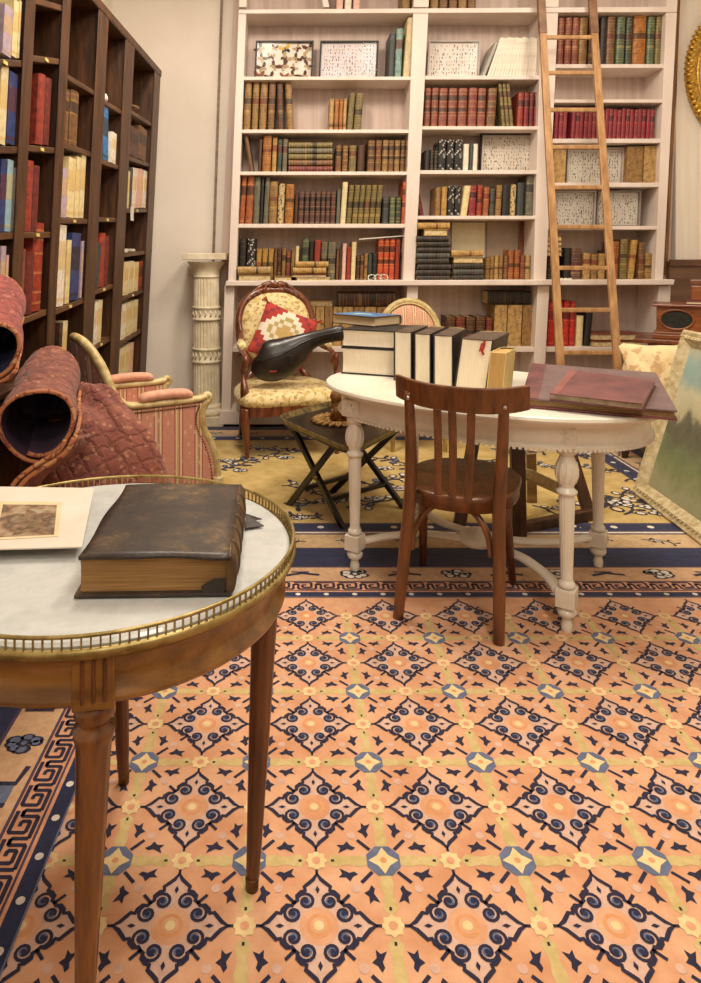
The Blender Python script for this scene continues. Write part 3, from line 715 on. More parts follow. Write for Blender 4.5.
rowb(k, 280, [(485, 489.4, 258, 'tan', 'band4'), (489.8, 494, 257, 'tan', 'band4'), (494.4, 498.6, 255.5, 'ochre', 'band4'), (499, 503, 255.5, 'tan', 'band4'), (503.4, 507.4, 255.5, 'brown', 'band4'), (507.9, 513.6, 250, 'rust', 'band4'), (514.1, 519.6, 250, 'rust', 'band4'), (520, 524.4, 255.5, 'red brown', 'band4'), (524.9, 530, 255, 'ochre', 'band4')], zbase=zl, d=.15, Yf=5.2)
# ladder bay
k = K('top shelf', 'R')
rowb(k, 64, [(557.5, 563.8, 17, 'red brown', 'band'), (564.4, 571, 17, 'red brown', 'band'), (571.6, 578, 17, 'red brown', 'band'), (578.8, 587.4, 17, 'tan', 'band'), (588.2, 594.6, 17, 'dkbrown', 'band4'), (599.6, 605.8, 17.5, 'black', 'plain'), (606.4, 615, 15.6, 'brown', 'band'),
    (616, 624.6, 16, 'green', 'band'), (625.6, 631.8, 16.8, 'dkgreen', 'band'), (633, 646.2, 14.6, 'orange', 'band'), (647, 654.6, 15.8, 'green', 'band'), (655.4, 662, 15.8, 'olive', 'band')])
k = K('third shelf', 'R')
xx = 554.2
for i in range(24):
    if i != 3: put_book(xx, xx + 4.0, 138.6, 108.2 + (i % 4) * .4, 'crimson', 'one' if i % 2 else 'plain', k, .6)
    xx += 4.18
k = K('fourth shelf', 'R')
rowb(k, 182.6, [(552.6, 565.6, 149.5, 'ochre', 'box'), (626, 642.4, 146.3, 'tan', 'box'), (643.4, 656.6, 145.6, 'ochre', 'box')])
k = K('long ledge', 'R')
rowb(k, 280, [(547.6, 553.4, 256.2, 'black', 'lines'), (554, 559.4, 256.2, 'black', 'lines'), (563.8, 570.4, 247.8, 'black', 'plain'), (571, 581.4, 248, 'purple brown', 'band4'), (583, 590.6, 253, 'ochre', 'one'), (591.2, 598, 254, 'tan', 'one'), (598.6, 605.6, 253.5, 'ochre', 'band4'), (606.2, 611, 250, 'dkbrown', 'plain'),
    (612, 619, 241.4, 'rust', 'band4'), (619.8, 627.4, 239, 'olive', 'band'), (628, 634.6, 240, 'gold', 'band', 3), (638.4, 644.4, 242.5, 'brown', 'band4'), (645, 653, 253, 'tan', 'band4')], zbase=zl, d=.17, Yf=5.2)
for i in range(4): flat_book(546.8, 562.4, 236 + i * 5.1, 241 + i * 5.1, ('tan', 'brown', 'tan', 'red brown')[i], k, Yf=5.16, d=.15)
# lower cupboard shelves
k = K('lower shelf', 'L')
zs = Zz(347.5, YL + .01)
rowb(k, 347, [(306.5, 314, 307, 'ochre', 'box'), (314.5, 323, 307, 'ochre', 'box'), (323.5, 331.5, 307, 'tan', 'box'), (332, 341, 307, 'ochre', 'box'), (341.5, 352, 307, 'ochre', 'box'), (352.5, 363, 307, 'tan', 'box'), (363.5, 375, 307, 'ochre', 'box'), (375.5, 387, 307, 'tan', 'box'), (387.5, 400, 307, 'ochre', 'box')], zbase=zs, Yf=5.2)
flat_book(309.5, 333, 300.5, 306.6, 'ochre', k, Yf=5.21, d=.18); flat_book(338, 396, 292.5, 306.5, 'dkbrown', k, Yf=5.21, d=.18, spine=True)
k = K('lower shelf', 'M')
rowb(k, 347, [(446, 455, 317, 'dkbrown', 'band4'), (455.5, 465, 317, 'dkred', 'band4'), (465.5, 475, 317.5, 'dkbrown', 'band4'), (475.5, 485, 317, 'dkbrown', 'band4'), (485.5, 492, 317.5, 'dkred', 'band4'), (493.5, 506, 305, 'ochre', 'box'), (506.6, 521, 305, 'ochre', 'box'), (521.6, 534, 305, 'tan', 'box')], zbase=zs, Yf=5.2)
flat_book(488, 531, 291, 304.6, 'black', k, Yf=5.21, d=.18, spine=True)
k = K('lower shelf', 'R')
rowb(k, 347, [(547.2, 554.8, 301.5, 'bright red', 'one'), (555.4, 562, 301.5, 'bright red', 'one'), (562.6, 569, 301, 'bright red', 'one'), (569.4, 575.6, 301.5, 'bright red', 'one'), (576.4, 583.4, 316, 'yellow', 'plain'), (584, 591, 313, 'black', 'plain', 2)], zbase=zs, Yf=5.2)
flat_book(592.5, 644, 333.5, 340.5, 'red brown', k, Yf=5.17, d=.22); flat_book(593, 643, 340.7, 347.4, 'dkred', k, Yf=5.17, d=.22)
# books above, at the top edge of the photograph
k = K('uppermost shelf', 'M')
zt = Zz(6.6, YS)
rowb(k, 6, [(402 + i * 9.4, 410.6 + i * 9.4, -34, 'brown' if i % 3 else 'tan', 'band') for i in range(8)], zbase=zt)
k = K('uppermost shelf', 'L')
rowb(k, 8, [(336 + i * 8.5, 343 + i * 8.5, -22 + (i % 2) * 3, 'white' if i % 2 else 'pink', 'plain') for i in range(3)], zbase=Zz(8.6, YS))

# loose things on the white shelves
def plank(name, q, Yf, th, mat, label, cat):
    a = [P3(px, py, Yf) for px, py in q]; D = Vector((0, th, 0)); org = (a[0] + a[1]) / 2
    m = MB(); m.hexa([a[0], a[1], a[1]+D, a[0]+D, a[3], a[2], a[2]+D, a[3]+D])
    return tag(m.build(name, mat, bevel=.002, origin=org), label, cat)
plank('card_panel', [(451, 280), (484, 280), (485, 222.5), (452, 222.5)], 5.4, .01, plain('cream_card', '#e2d6b4', '#d2c49e'), 'large blank cream card standing behind book stacks, centre bay ledge', 'card')
plank('card_panel', [(486.5, 280), (517, 280), (519, 221.5), (487, 221.5)], 5.405, .008, plain('grey_card', '#a8937e', '#96826e'), 'large grey-brown card standing behind tan books, centre bay ledge', 'card')
plank('wooden_board', [(518, 280), (531, 280), (533, 221), (519.5, 221)], 5.385, .02, W_WALNUT, 'upright reddish wooden board at ladder end of centre bay ledge', 'board')
m = MB(); a = P3(359, 239.7, 5.21); b = P3(404, 236.3, 5.21); D = Vector((0, .14, .0)); U = Vector((0, 0, .008))
m.hexa([a, b, b + D, a + D, a + U, b + U, b + D + U, a + D + U]); tag(m.build('folder', plain('white_card', '#ece4d6'), origin=(a+b)/2), 'thin white folder balanced on the scarlet books, column bay ledge', 'folder')
m = MB()
for i in range(3):
    c = P3(372 + i * 6, 276.5, 5.1 + .01*i); m.tube([c + Vector((.03*math.cos(t*2*PI/14), .01*math.sin(t*2*PI/14), .022*math.sin(t*2*PI/14) - .008)) for t in range(14)], .0035, 6, closed=True)
m.tube([P3(386, 280, 5.1), P3(378, 274, 5.11), P3(370, 280.3, 5.1)], .0035, 6)
tag(m.build('wire_coil', plain('silvery_wire', '#d8d2c4', '#a8a298', rough=.3, metal=.6), origin=P3(378, 281, 5.1)), 'small loose coil of pale wire on ledge below scarlet books', 'wire')
for i in range(3):
    m = MB(); m.lathe([(.002, 0), (.012, .002), (.0165, .009), (.014, .017), (.006, .021), (.001, .0215)], 12)
    o = m.build('white_shell', plain('white_shell', '#f2ece0', '#ded4c2')); o.location = P3(561.5 + i*4.2, 279.4, 5.1); o.location.z = zl; o.scale = (1.1, .8, 1)
    tag(o, ['first', 'second', 'third'][i] + ' small white shell from column side on ledge, ladder bay, before black book', 'shell', 'white shells on the ledge')

# framed insect collections
GLASS = None
def glass():
    global GLASS
    if GLASS: return GLASS
    m = bpy.data.materials.new('frame_glass'); m.use_nodes = True; t = m.node_tree; t.nodes.clear()
    o = t.nodes.new('ShaderNodeOutputMaterial'); mx = t.nodes.new('ShaderNodeMixShader'); tr = t.nodes.new('ShaderNodeBsdfTransparent'); g = t.nodes.new('ShaderNodeBsdfGlossy'); g.inputs['Roughness'].default_value = .12; fr = t.nodes.new('ShaderNodeFresnel'); fr.inputs['IOR'].default_value = 1.22
    t.links.new(fr.outputs[0], mx.inputs[0]); t.links.new(tr.outputs[0], mx.inputs[1]); t.links.new(g.outputs[0], mx.inputs[2]); t.links.new(mx.outputs[0], o.inputs[0]); GLASS = m; return m
INSC = [plain('insect_' + n, c, c2, 60, .8) for n, c, c2 in (('brown', '#6e4426', '#3c2414'), ('rust', '#a8562c', '#7c3c1e'), ('yellow', '#e6b634', '#c89420'), ('black', '#2c2624', '#161210'), ('cream', '#c8ab84', '#a88a62'), ('grey', '#8a8088', '#6a6068'))]
MOTHS = {}
def moth_mesh(ci):
    if ci in MOTHS: return MOTHS[ci]
    m = MB()
    for sx in (-1, 1):
        m.add([(0, 0, .1), (sx*.25, -.01, .42), (sx*.52, -.02, .5), (sx*.5, -.02, .2), (sx*.28, -.01, .02)], [(0, 1, 2, 3, 4)], 0)
        m.add([(0, 0, .02), (sx*.3, -.012, .0), (sx*.4, -.015, -.18), (sx*.28, -.015, -.36), (sx*.1, -.008, -.2)], [(0, 1, 2, 3, 4)], 1)
    m.tube([(0, -.02, .26), (0, -.03, .1), (0, -.02, -.26)], [.03, .06, .02], 6, 1)
    me = m.build('moth', [INSC[ci], INSC[{0: 4, 1: 0, 2: 3, 4: 0}.get(ci, 0)]]); d = me.data; bpy.data.objects.remove(me); MOTHS[ci] = d; return d
def insect_frame(x0, x1, y1, y0, label, mode, bg='#ece4d8', Yf=5.3, fr=None, tilt=.0, seed=1):
    q = random.Random(seed); w = (x1-x0)*Yf/F; h = Zz(y1, Yf) - Zz(y0, YS)
    t = thing('insect_frame', label, 'picture frame', (X((x0+x1)/2, Yf), Yf, Zz(y0, YS)), 0, 'framed insect collections')
    fm = fr or IRON; b = .012
    m = MB()
    for a, c in (((-w/2, 0, 0), (w/2, .035, b)), ((-w/2, 0, h-b), (w/2, .035, h)), ((-w/2, 0, b), (-w/2+b, .035, h-b)), ((w/2-b, 0, b), (w/2, .035, h-b))): m.span(a, c)
    for p in m.v: p.x += LEAN*p.z
    m.build('frame', fm, t)
    m = MB(); m.span((-w/2+b, .026, b), (w/2-b, .034, h-b))
    for p in m.v: p.x += LEAN*p.z
    m.build('mount_board', plain('mount_' + bg[1:], bg, mixh(bg, '#c8b8a8', .4), 8, .9), t)
    if mode == 'moths':
        n = 0
        for r in range(4):
            for c in range(5):
                ci = q.choice([0, 1, 4, 0, 0, 4, 4]) if not (r == 3 and c == 2) else 2
                o = bpy.data.objects.new('moth', moth_mesh(ci)); C.objects.link(o); o.parent = t
                zz = h*(.15 + .72*r/3.2) + q.uniform(-.01, .01)
                o.location = (-w*.39 + w*.78*c/4 + q.uniform(-.015, .015) + LEAN*zz, .022, zz); s = q.uniform(.05, .085) if ci != 2 else .085; o.scale = (s, s, s); o.rotation_euler = (0, q.uniform(-.9, .9), 0)
    else:
        m = MB(); nr, nc = mode
        for r in range(nr):
            for c in range(nc):
                if q.random() < .12: continue
                x = -w*.44 + w*.88*(c+.5)/nc + q.uniform(-.006, .006); z = h*.08 + h*.84*(r+.5)/nr + q.uniform(-.006, .006); x += LEAN*z; s = q.uniform(.004, .0095); mi = q.choice([0, 3, 5, 4, 5])
                m.add([(x + s*.5*math.cos(a*PI/3), .0245, z + s*math.sin(a*PI/3)) for a in range(6)], [(5, 4, 3, 2, 1, 0)], mi)
                if q.random() < .5: m.add([(x-s*.6, .0243, z-s*1.6), (x+s*.6, .0243, z-s*1.6), (x+s*.6, .0243, z-s*1.3), (x-s*.6, .0243, z-s*1.3)], [(0, 1, 2, 3)], 3)
        m.build('pinned_insects', INSC, t, kind='stuff')
    m = MB(); m.add([(-w/2+b, .008, b), (w/2-b, .008, b), (w/2-b+LEAN*h, .008, h-b), (-w/2+b+LEAN*h, .008, h-b)], [(0, 1, 2, 3)]); m.build('glass_pane', glass(), t)
    return t
insect_frame(254, 312, 40.5, 76.5, 'dark-framed case of brown, rust and yellow moths on column bay top shelf', 'moths', seed=3)
insect_frame(318.5, 377, 40.5, 76.5, 'dark-framed case of tiny pale insects beside the moth case', (10, 18), '#e2dade', seed=4)
insect_frame(427, 479, 40, 75.5, 'insect case with rows of small specimens beside cream journals', (9, 18), '#e4dbd2', fr=plain('grey_frame', '#b8aca4', '#9a9088'), seed=5)
insect_frame(479.5, 536, 133, 170.2, 'insect case at ladder end of third shelf beside white books', (10, 20), '#ddd2c2', seed=6)
insect_frame(566.5, 623, 147.4, 182.6, 'insect case behind ladder, between thick ochre and tan books', (10, 20), '#dcd4c6', fr=plain('grey_frame', '#b8aca4'), seed=7, Yf=5.25)
insect_frame(554.5, 595, 190.5, 226, 'insect case on fifth shelf behind the ladder rungs', (10, 15), '#dbd5c9', fr=plain('grey_frame', '#b8aca4'), seed=8, Yf=5.25)
insect_frame(596.5, 640, 190.5, 226, 'insect case on fifth shelf behind and beyond the ladder rail', (10, 15), '#dad4c8', fr=plain('grey_frame2', '#968a80'), seed=9, Yf=5.25)

# ladder leaning on the bookcase
lad = thing('wooden_ladder', 'long pale wooden library ladder leaning against the white bookcase', 'ladder', (X(590, 4.33), 4.33, 0))
def lad_pt(px, py):
    # plane: from (Y=4.34, z=0) to (Y=5.06, z=3.2)
    k = (5.06 - 4.34) / 3.2; Y = (4.34 + k*H) / (1 + k*(py - CY)/F); return P3(px, py, Y)
rl, rr = ln(541, 0, 560, 360), ln(592, 0, 617, 360)
for r_, nm in ((rl, 'rail'), (rr, 'rail')):
    m = MB(); a, b = lad_pt(r_(-30), -30), lad_pt(r_(446), 446); b.z = max(b.z, .0); m.bar(b, a, .05, .028, up=(0, 1, 0)); m.build(nm, W_LADDER, lad, bevel=.004, world=True)
    m = MB(); a, b = lad_pt(r_(34), 34), lad_pt(r_(-10), -10); a.y -= .002; b.y -= .002; m.bar(a, b, .056, .034, up=(0, 1, 0)); m.build('hook_plate', plain('brown_hook', '#8c6a4c', '#6c4c34', 9, .5), lad, bevel=.004, world=True)
for py in (37.4, 73, 110, 147.2, 187.5, 227, 268, 310, 352.6, 393, 426):
    m = MB(); m.bar(lad_pt(rl(py)+1, py), lad_pt(rr(py)-1, py), .03, .026, up=(0, 1, 0)); m.build('rung', W_LADDER, lad, bevel=.006, world=True)

# ------------------------------------------------------------------ plaster pedestal
cx_, cy_ = X(206.5, 5.25), 5.25
ped = thing('plaster_pedestal', 'ivory fluted plaster column pedestal standing beside the white bookcase', 'pedestal', (cx_, cy_, 0)); ped['kind'] = 'thing'
u = 5.25 / F
def zz(y): return Zz(y, 5.25)
m = MB(); m.box((0, 0, .035), (.285, .285, .07)); m.lathe([(.13, .07), (.14, .085), (.135, .105), (.115, .12), (.118, .135), (.105, .15)], 28); m.build('base', PEDESTAL_P, ped, bevel=.004)
for a, b, r0, r1 in ((.15, zz(362), .100, .100), (zz(347), zz(320), .100, .098), (zz(306), zz(278), .098, .096)):
    m = MB(); n_ = 24; rings = []
    for zq, rq_ in ((a, r0), (b, r1)): rings.append([Vector((rq_*(1 - (.10 if j % 4 in (1, 2) else 0))*math.cos(2*PI*j/(4*n_)), rq_*(1 - (.10 if j % 4 in (1, 2) else 0))*math.sin(2*PI*j/(4*n_)), zq)) for j in range(4*n_)])
    m.loft(rings, sm=False); m.build('fluted_drum', PEDESTAL_P, ped)
for ya, yb in ((362, 347), (320, 306)):
    a, b = zz(ya), zz(yb); m = MB(); m.lathe([(.1, a), (.110, a+.004), (.110, a+.014), (.102, a+.02), (.102, b-.02), (.110, b-.014), (.110, b-.004), (.1, b)], 30)
    for k in range(16):
        t = k*2*PI/16; m.tube([(.101*math.cos(t), .101*math.sin(t), a+.03), (.106*math.cos(t+.1), .106*math.sin(t+.1), (a+b)/2), (.101*math.cos(t), .101*math.sin(t), b-.03)], [.005, .008, .005], 6)
    m.build('carved_band', PEDESTAL_P, ped)
a = zz(278); m = MB(); m.lathe([(.094, a), (.104, a+.01), (.098, a+.02), (.1, a+.06), (.118, a+.09), (.14, a+.115), (.15, a+.125)], 30); m.box((0, 0, zz(256.5)), (.325, .325, .05)); m.build('capital', PEDESTAL_P, ped, bevel=.005)
# ------------------------------------------------------------------ dark bookcase along the left wall
XF, KL = -1.063, .05            # front plane, sideways lean per metre of height
def dk(px, py):
    Y = XF * F / ((px - CX) + KL * (py - CY)); return P3(px, py, Y)
def corr(c): return (XF - .01) * F / (c - CX)
DD = .30
dcase = thing('dark_bookcase', 'tall dark stained wooden bookcase along the left wall behind the rose armchair', 'bookcase', (-1.2, 3.7, 0))
def fx(z): return XF + KL * (z - H)
def dz(Y): return .05 * (Y - 3.5)      # the case rises slightly towards the back wall
POSTS = [(2.2, 2.29), (2.59, 2.68), (2.985, 3.086), (3.51, 3.69), (4.07, 4.287), (4.91, 5.117)]
TOPZ = 2.565
for a, b in POSTS:
    m = MB()
    z0, z1 = 0, TOPZ + dz((a+b)/2)
    m.hexa([(fx(z0)-DD, a+.02, z0), (fx(z0), a+.02, z0), (fx(z0), b-.02, z0), (fx(z0)-DD, b-.02, z0), (fx(z1)-DD, a+.02, z1), (fx(z1), a+.02, z1), (fx(z1), b-.02, z1), (fx(z1)-DD, b-.02, z1)]); m.build('upright', W_DARK, dcase, bevel=.003, world=True)
    m = MB(); e = .008
    m.hexa([(fx(z0), a, z0), (fx(z0)+e, a, z0), (fx(z0)+e, b, z0), (fx(z0), b, z0), (fx(z1), a, z1), (fx(z1)+e, a, z1), (fx(z1)+e, b, z1), (fx(z1), b, z1)]); m.build('stile', W_DARK, dcase, bevel=.004, world=True)
m = MB(); z = TOPZ
def slab(m, y0, y1, z0a, z0b, th, x0off, x1off):
    """Board from y0 to y1 whose top edge runs from height z0a to z0b."""
    q = []
    for y, zt in ((y0, z0a), (y1, z0b)):
        for zz_ in (zt - th, zt): q.append([(fx(zz_) + x0off, y, zz_), (fx(zz_) + x1off, y, zz_)])
    m.hexa([q[0][0], q[0][1], q[2][1], q[2][0], q[1][0], q[1][1], q[3][1], q[3][0]])
slab(m, 2.1, 5.13, TOPZ + dz(2.1) + .02, TOPZ + dz(5.13) + .02, .05, -DD, .012); m.build('cornice', W_DARK, dcase, bevel=.006, world=True)
m = MB(); m.hexa([(fx(0)-DD-.012, 2.2, 0), (fx(0)-DD, 2.2, 0), (fx(0)-DD, 5.117, 0), (fx(0)-DD-.012, 5.117, 0), (fx(2.65)-DD-.012, 2.2, 2.55), (fx(2.65)-DD, 2.2, 2.55), (fx(2.65)-DD, 5.117, 2.66), (fx(2.65)-DD-.012, 5.117, 2.66)])
m.build('back_panel', W_BACK, dcase, world=True)
m = MB(); m.hexa([(fx(.05)-.02, 2.2, 0), (fx(.05), 2.2, 0), (fx(.05), 5.117, 0), (fx(.05)-.02, 5.117, 0), (fx(.05)-.02, 2.2, .09), (fx(.05), 2.2, .09), (fx(.05), 5.117, .09), (fx(.05)-.02, 5.117, .09)]); m.build('plinth', W_DARK, dcase, world=True)
BAYS = {1: (4.287, 4.91), 2: (3.69, 4.07), 3: (3.086, 3.51), 4: (2.68, 2.985), 5: (2.29, 2.59)}
SH = {1: [((129.3, 108.8), (149.9, 121.6)), ((128, 155.5), (149.4, 163.2)), ((126.3, 209), (147.3, 208.5)), ((123, 253.4), (144.2, 250.8)), ((121.6, 297.8), (142.7, 289.3)), ((119, 342.7), (139, 330.4)), ((118, 388), (138, 373))],
      2: [((102.4, 98.5), (121.6, 110)), ((100.6, 158.9), (117.8, 164.8)), ((98, 217.2), (116, 217.7)), ((96, 290), (114, 283.7)), ((93.4, 346.6), (111.4, 336.3)), ((92, 400), (110, 386))],
      3: [((66.4, 73.4), (92, 88.8)), ((62.6, 141.7), (87.7, 150.4)), ((60, 218), (85, 218.7)), ((57.4, 309), (87.3, 296.2)), ((62, 374), (80, 364))],
      4: [((43, 0), (59, 3.5)), ((39.4, 56.5), (55.6, 57.4)), ((29, 145.4), (53, 147)), ((18, 231.8), (40, 231.8)), ((22, 319), (47, 309)), ((16, 410), (44, 395))],
      5: [((2, 59), (27, 59)), ((0, 146), (16, 146)), ((0, 232.7), (10, 232.2)), ((0, 322), (12, 318)), ((0, 420), (12, 413))]}
SHZ = {}
LABELM = plain('yellow_shelf_ticket', '#e8d684', '#d8c470')
for b, L in SH.items():
    y0, y1 = BAYS[b]
    for i, (p, q) in enumerate(L):
        A, B = dk(*p), dk(*q); s = (B.z - A.z) / (B.y - A.y); za, zb = A.z + s*(y0-A.y), A.z + s*(y1-A.y)
        SHZ[(b, i)] = (za, s, y0)
        m = MB(); slab(m, y0 - .02, y1 + .02, za, zb, .026, -DD, 0); sh_ = m.build('shelf', W_DARKX, dcase, bevel=.003, world=True)
        if (b, i) in ((1, 2), (2, 2), (2, 3), (3, 2), (3, 3), (4, 1), (4, 2), (4, 3), (2, 4), (5, 0), (1, 4)):
            yc = (y0+y1)/2; zc = za + s*(yc-y0) - .013
            m = MB(); m.box((fx(zc)+.003, yc, zc), (.004, .034, .013)); t_ = m.build('ticket', LABELM, sh_, world=False)
            t_.data.transform(ROOT[dcase.name].inverted())
BN = {1: 'bay nearest the back wall', 2: 'second bay from back wall', 3: 'third bay from back wall', 4: 'narrow fourth bay from back wall', 5: 'fifth bay from back wall'}
DORD = ['top', 'second', 'third', 'fourth', 'fifth', 'sixth', 'lowest']
BNK = {}
def dbook(b, i, x0, x1, ytop, c, style='modern', lean=0, depth=.008, d=.2, lab=None, wide=None):
    """Book standing on shelf i of bay b of the dark case; x0..x1 its spine in the picture."""
    SEED[0] += 1; q = random.Random(SEED[0])
    za, s, y0b = SHZ[(b, i)]
    A = dk(x0, (ytop + 200)/2 if False else ytop); 
    ya, yb = corr(x0 - KL*0 + KL*(ytop + 25 - CY)), corr(x1 + KL*(ytop + 25 - CY))
    ya, yb = max(ya, BAYS[b][0] + .004), min(yb, BAYS[b][1] - .004)
    if yb - ya < .012: yb = ya + .014
    yc = (ya+yb)/2; zb = za + s*(yc-y0b) + abs(s)*(yb-ya)*.5 + .001
    h = Zz(ytop, yc) - zb; w = (yb-ya)*.96
    m = spine_book(w, h, d, style, SEED[0], lean / h if lean else 0)
    for p in m.v: p.y -= KL * p.z * 0
    o = m.build('book', [LE[c], PAGEW, GL_.get(c, GLD), lab or lab_for(c, q)])
    # local -Y (spine) faces +X; the case leans sideways, so do the books
    Ms = Matrix.Identity(4); Ms[1][2] = -KL
    o.data.transform(Ms)
    o.location = (fx(zb) - depth, yc, zb); o.rotation_euler = (0, 0, PI/2)
    key = (DORD[min(i, 6)] + ' shelf', BN[b] + ', dark bookcase', 'near end', f'books on the {DORD[min(i,6)]} shelf, {BN[b]}')
    reg(o, key, f'{nice(c)} {STY[style]} book', ya)
    return o
for a in [(1, 1, 129.5, 138, 128.5, 'purple brown', 'modern'), (1, 1, 138.4, 146, 128, 'brown', 'modern'),
          (1, 2, 126, 129, 171, 'cream'), (1, 2, 129.3, 132, 168, 'slate'), (1, 2, 132.3, 135.6, 168.5, 'white'), (1, 2, 136, 139, 169, 'pink'), (1, 2, 139.4, 142.6, 169.5, 'pink'), (1, 2, 143, 146, 171, 'white'),
          (1, 4, 123, 128, 262, 'yellow'), (1, 4, 128.4, 133, 261, 'cream'), (1, 4, 133.4, 137.8, 262, 'yellow'), (1, 4, 138.4, 143, 261, 'red'),
          (1, 5, 121, 125, 304, 'white'), (1, 5, 125.4, 131, 302, 'cream'), (1, 5, 131.4, 137, 300, 'cream'), (1, 6, 119, 124, 348, 'cream'), (1, 6, 124.4, 128.6, 345, 'yellow'), (1, 6, 129, 132.6, 343, 'pink'),
          (2, 1, 98.5, 101.6, 140, 'red', 'modern'), (2, 1, 104, 109.6, 109, 'blue', 'modern', -.05), (2, 1, 111, 115.6, 133, 'white'),
          (2, 3, 96.5, 100, 243, 'slate', 'plain', .03), (2, 3, 101, 105.6, 233, 'red', 'plain'), (2, 3, 106, 109, 236, 'dkred', 'plain'), (2, 4, 94, 97.5, 302, 'white'), (2, 4, 98, 101.4, 300, 'cream'),
          (3, 1, 64.5, 70, 90, 'brown', 'one'), (3, 1, 72, 79.5, 92, 'brown', 'one'),
          (3, 2, 61.5, 67, 168, 'lilac'), (3, 2, 67.5, 75, 158, 'yellow'), (3, 2, 75.5, 80, 157, 'yellow'), (3, 2, 80.4, 85, 155, 'cream'),
          (3, 3, 58, 65.6, 225, 'white'), (3, 3, 66.2, 70.5, 240, 'yellow', 'modern'), (3, 3, 71, 80, 233, 'navy', 'modern'), (3, 3, 81, 88, 241, 'lilac'), (3, 4, 58.5, 61.5, 323, 'dkbrown'), (3, 4, 62, 66.5, 321, 'cream'),
          (4, 2, 40, 46, 75, 'red', 'plain'), (4, 2, 46.4, 52, 79, 'dkred', 'plain'), (4, 3, 28, 34, 161, 'red', 'plain'), (4, 3, 34.4, 40, 166, 'dkred', 'plain'),
          (4, 4, 18.5, 26.5, 249, 'red brown', 'plain'), (4, 4, 27, 35, 252, 'dkred', 'plain'), (4, 4, 35.6, 45, 223, 'red', 'lines'),
          (5, 0, 3, 12, 7, 'lilac'), (5, 0, 12.6, 18, 1, 'yellow'), (5, 0, 18.4, 25.5, 1, 'cream'),
          (5, 1, 0, 7.6, 65, 'cream'), (5, 1, 8, 20, 73, 'navy'), (5, 1, 20.4, 28, 81, 'lilac'), (5, 2, 0, 6, 160, 'navy'), (5, 2, 6.4, 14, 160, 'pale blue'), (5, 2, 14.4, 20, 168, 'grey'), (5, 3, 0, 5, 246, 'lilac'), (5, 3, 5.4, 10, 255, 'pink')]: dbook(*a)
# loose things on the dark shelves
za, s, y0 = SHZ[(1, 0)]; yc = 4.62; zc = za + s*(yc - y0) + .004
m = MB(); m.lathe([(.05, 0), (.075, .012), (.14, .05), (.15, .062), (.143, .062), (.07, .022), (.001, .02)], 24); o = m.build('shallow_bowl', plain('brown_bowl', '#9a7a56', '#6e5236', 12, .5)); o.location = (fx(zc) - .17, yc, zc)
tag(o, 'shallow brown bowl on top shelf of dark bookcase, bay nearest back wall', 'bowl')
za, s, y0 = SHZ[(2, 0)]; yc = 3.84; zc = za + s*(yc - y0) + .003
m = MB(); m.lathe([(.03, 0), (.05, .01), (.058, .03), (.05, .05), (.02, .058), (.001, .06)], 16); o = m.build('white_dish', plain('white_china', '#f0e8dc', '#ddd2c2', 10, .35)); o.location = (fx(zc) - .075, yc, zc)
tag(o, 'small rounded white china dish on top shelf, second bay of dark bookcase', 'dish')
for i, (y_, c) in enumerate(((4.42, '#efe6d6'), (4.62, '#e6dccb'))):
    za, s, y0 = SHZ[(1, 3)]; zc = za + s*(y_ - y0) + .002
    m = MB(); m.box((0, 0, .012 - i*.003), (.2, .16, .024 - i*.006)); o = m.build('paper_bundle', plain('paper_' + str(i), c), bevel=.003); o.location = (fx(zc) - .12, y_, zc)
    tag(o, ['taller white paper bundle on fourth shelf, bay nearest back wall', 'thinner white paper bundle on fourth shelf, bay nearest back wall'][i], 'papers')
za, s, y0 = SHZ[(1, 2)]; m = MB(); m.box((0, 0, -.035), (.004, .07, .085)); o = m.build('price_tag', plain('white_tag', '#f4eee2')); zc = za + s*.06; o.location = (fx(zc) + .024, 4.36, zc + .004)
tag(o, 'white paper tag hanging from third shelf of dark bookcase', 'tag')

# ------------------------------------------------------------------ round marble-topped table
TC = Vector((-.366, 1.35, 0)); TZ = .692
gt = thing('round_marble_table', 'round mahogany side table with white marble top and pierced brass gallery', 'table', TC)
m = MB(); m.lathe([(.345, TZ-.022), (.358, TZ-.02), (.36, TZ-.004), (.355, TZ)], 64, sm=False); m.build('marble_top', MARBLE, gt)
m = MB(); m.lathe([(.33, .592), (.349, .592), (.352, .597), (.352, .603), (.345, .607), (.345, .655), (.349, .660), (.362, .668), (.362, .6695), (.33, .6695)], 72); m.build('apron', W_APRON, gt)
m = MB(); N = 120
ring = lambda r, z: [(r*math.cos(2*PI*k/N), r*math.sin(2*PI*k/N), z) for k in range(N)]
m.tube(ring(.368, TZ+.0145), .0032, 8, closed=True); m.tube(ring(.367, TZ-.010), .006, 8, closed=True)
m.lathe([(.362, TZ-.02), (.369, TZ-.02), (.369, TZ-.009), (.362, TZ-.009)], 72)
for k in range(170):
    a = 2*PI*k/170; m.box((.3675, 0, TZ+.0025), (.003, .0026, .024), 0, Matrix.Rotation(a, 4, 'Z'))
m.build('brass_gallery', BRASS, gt)
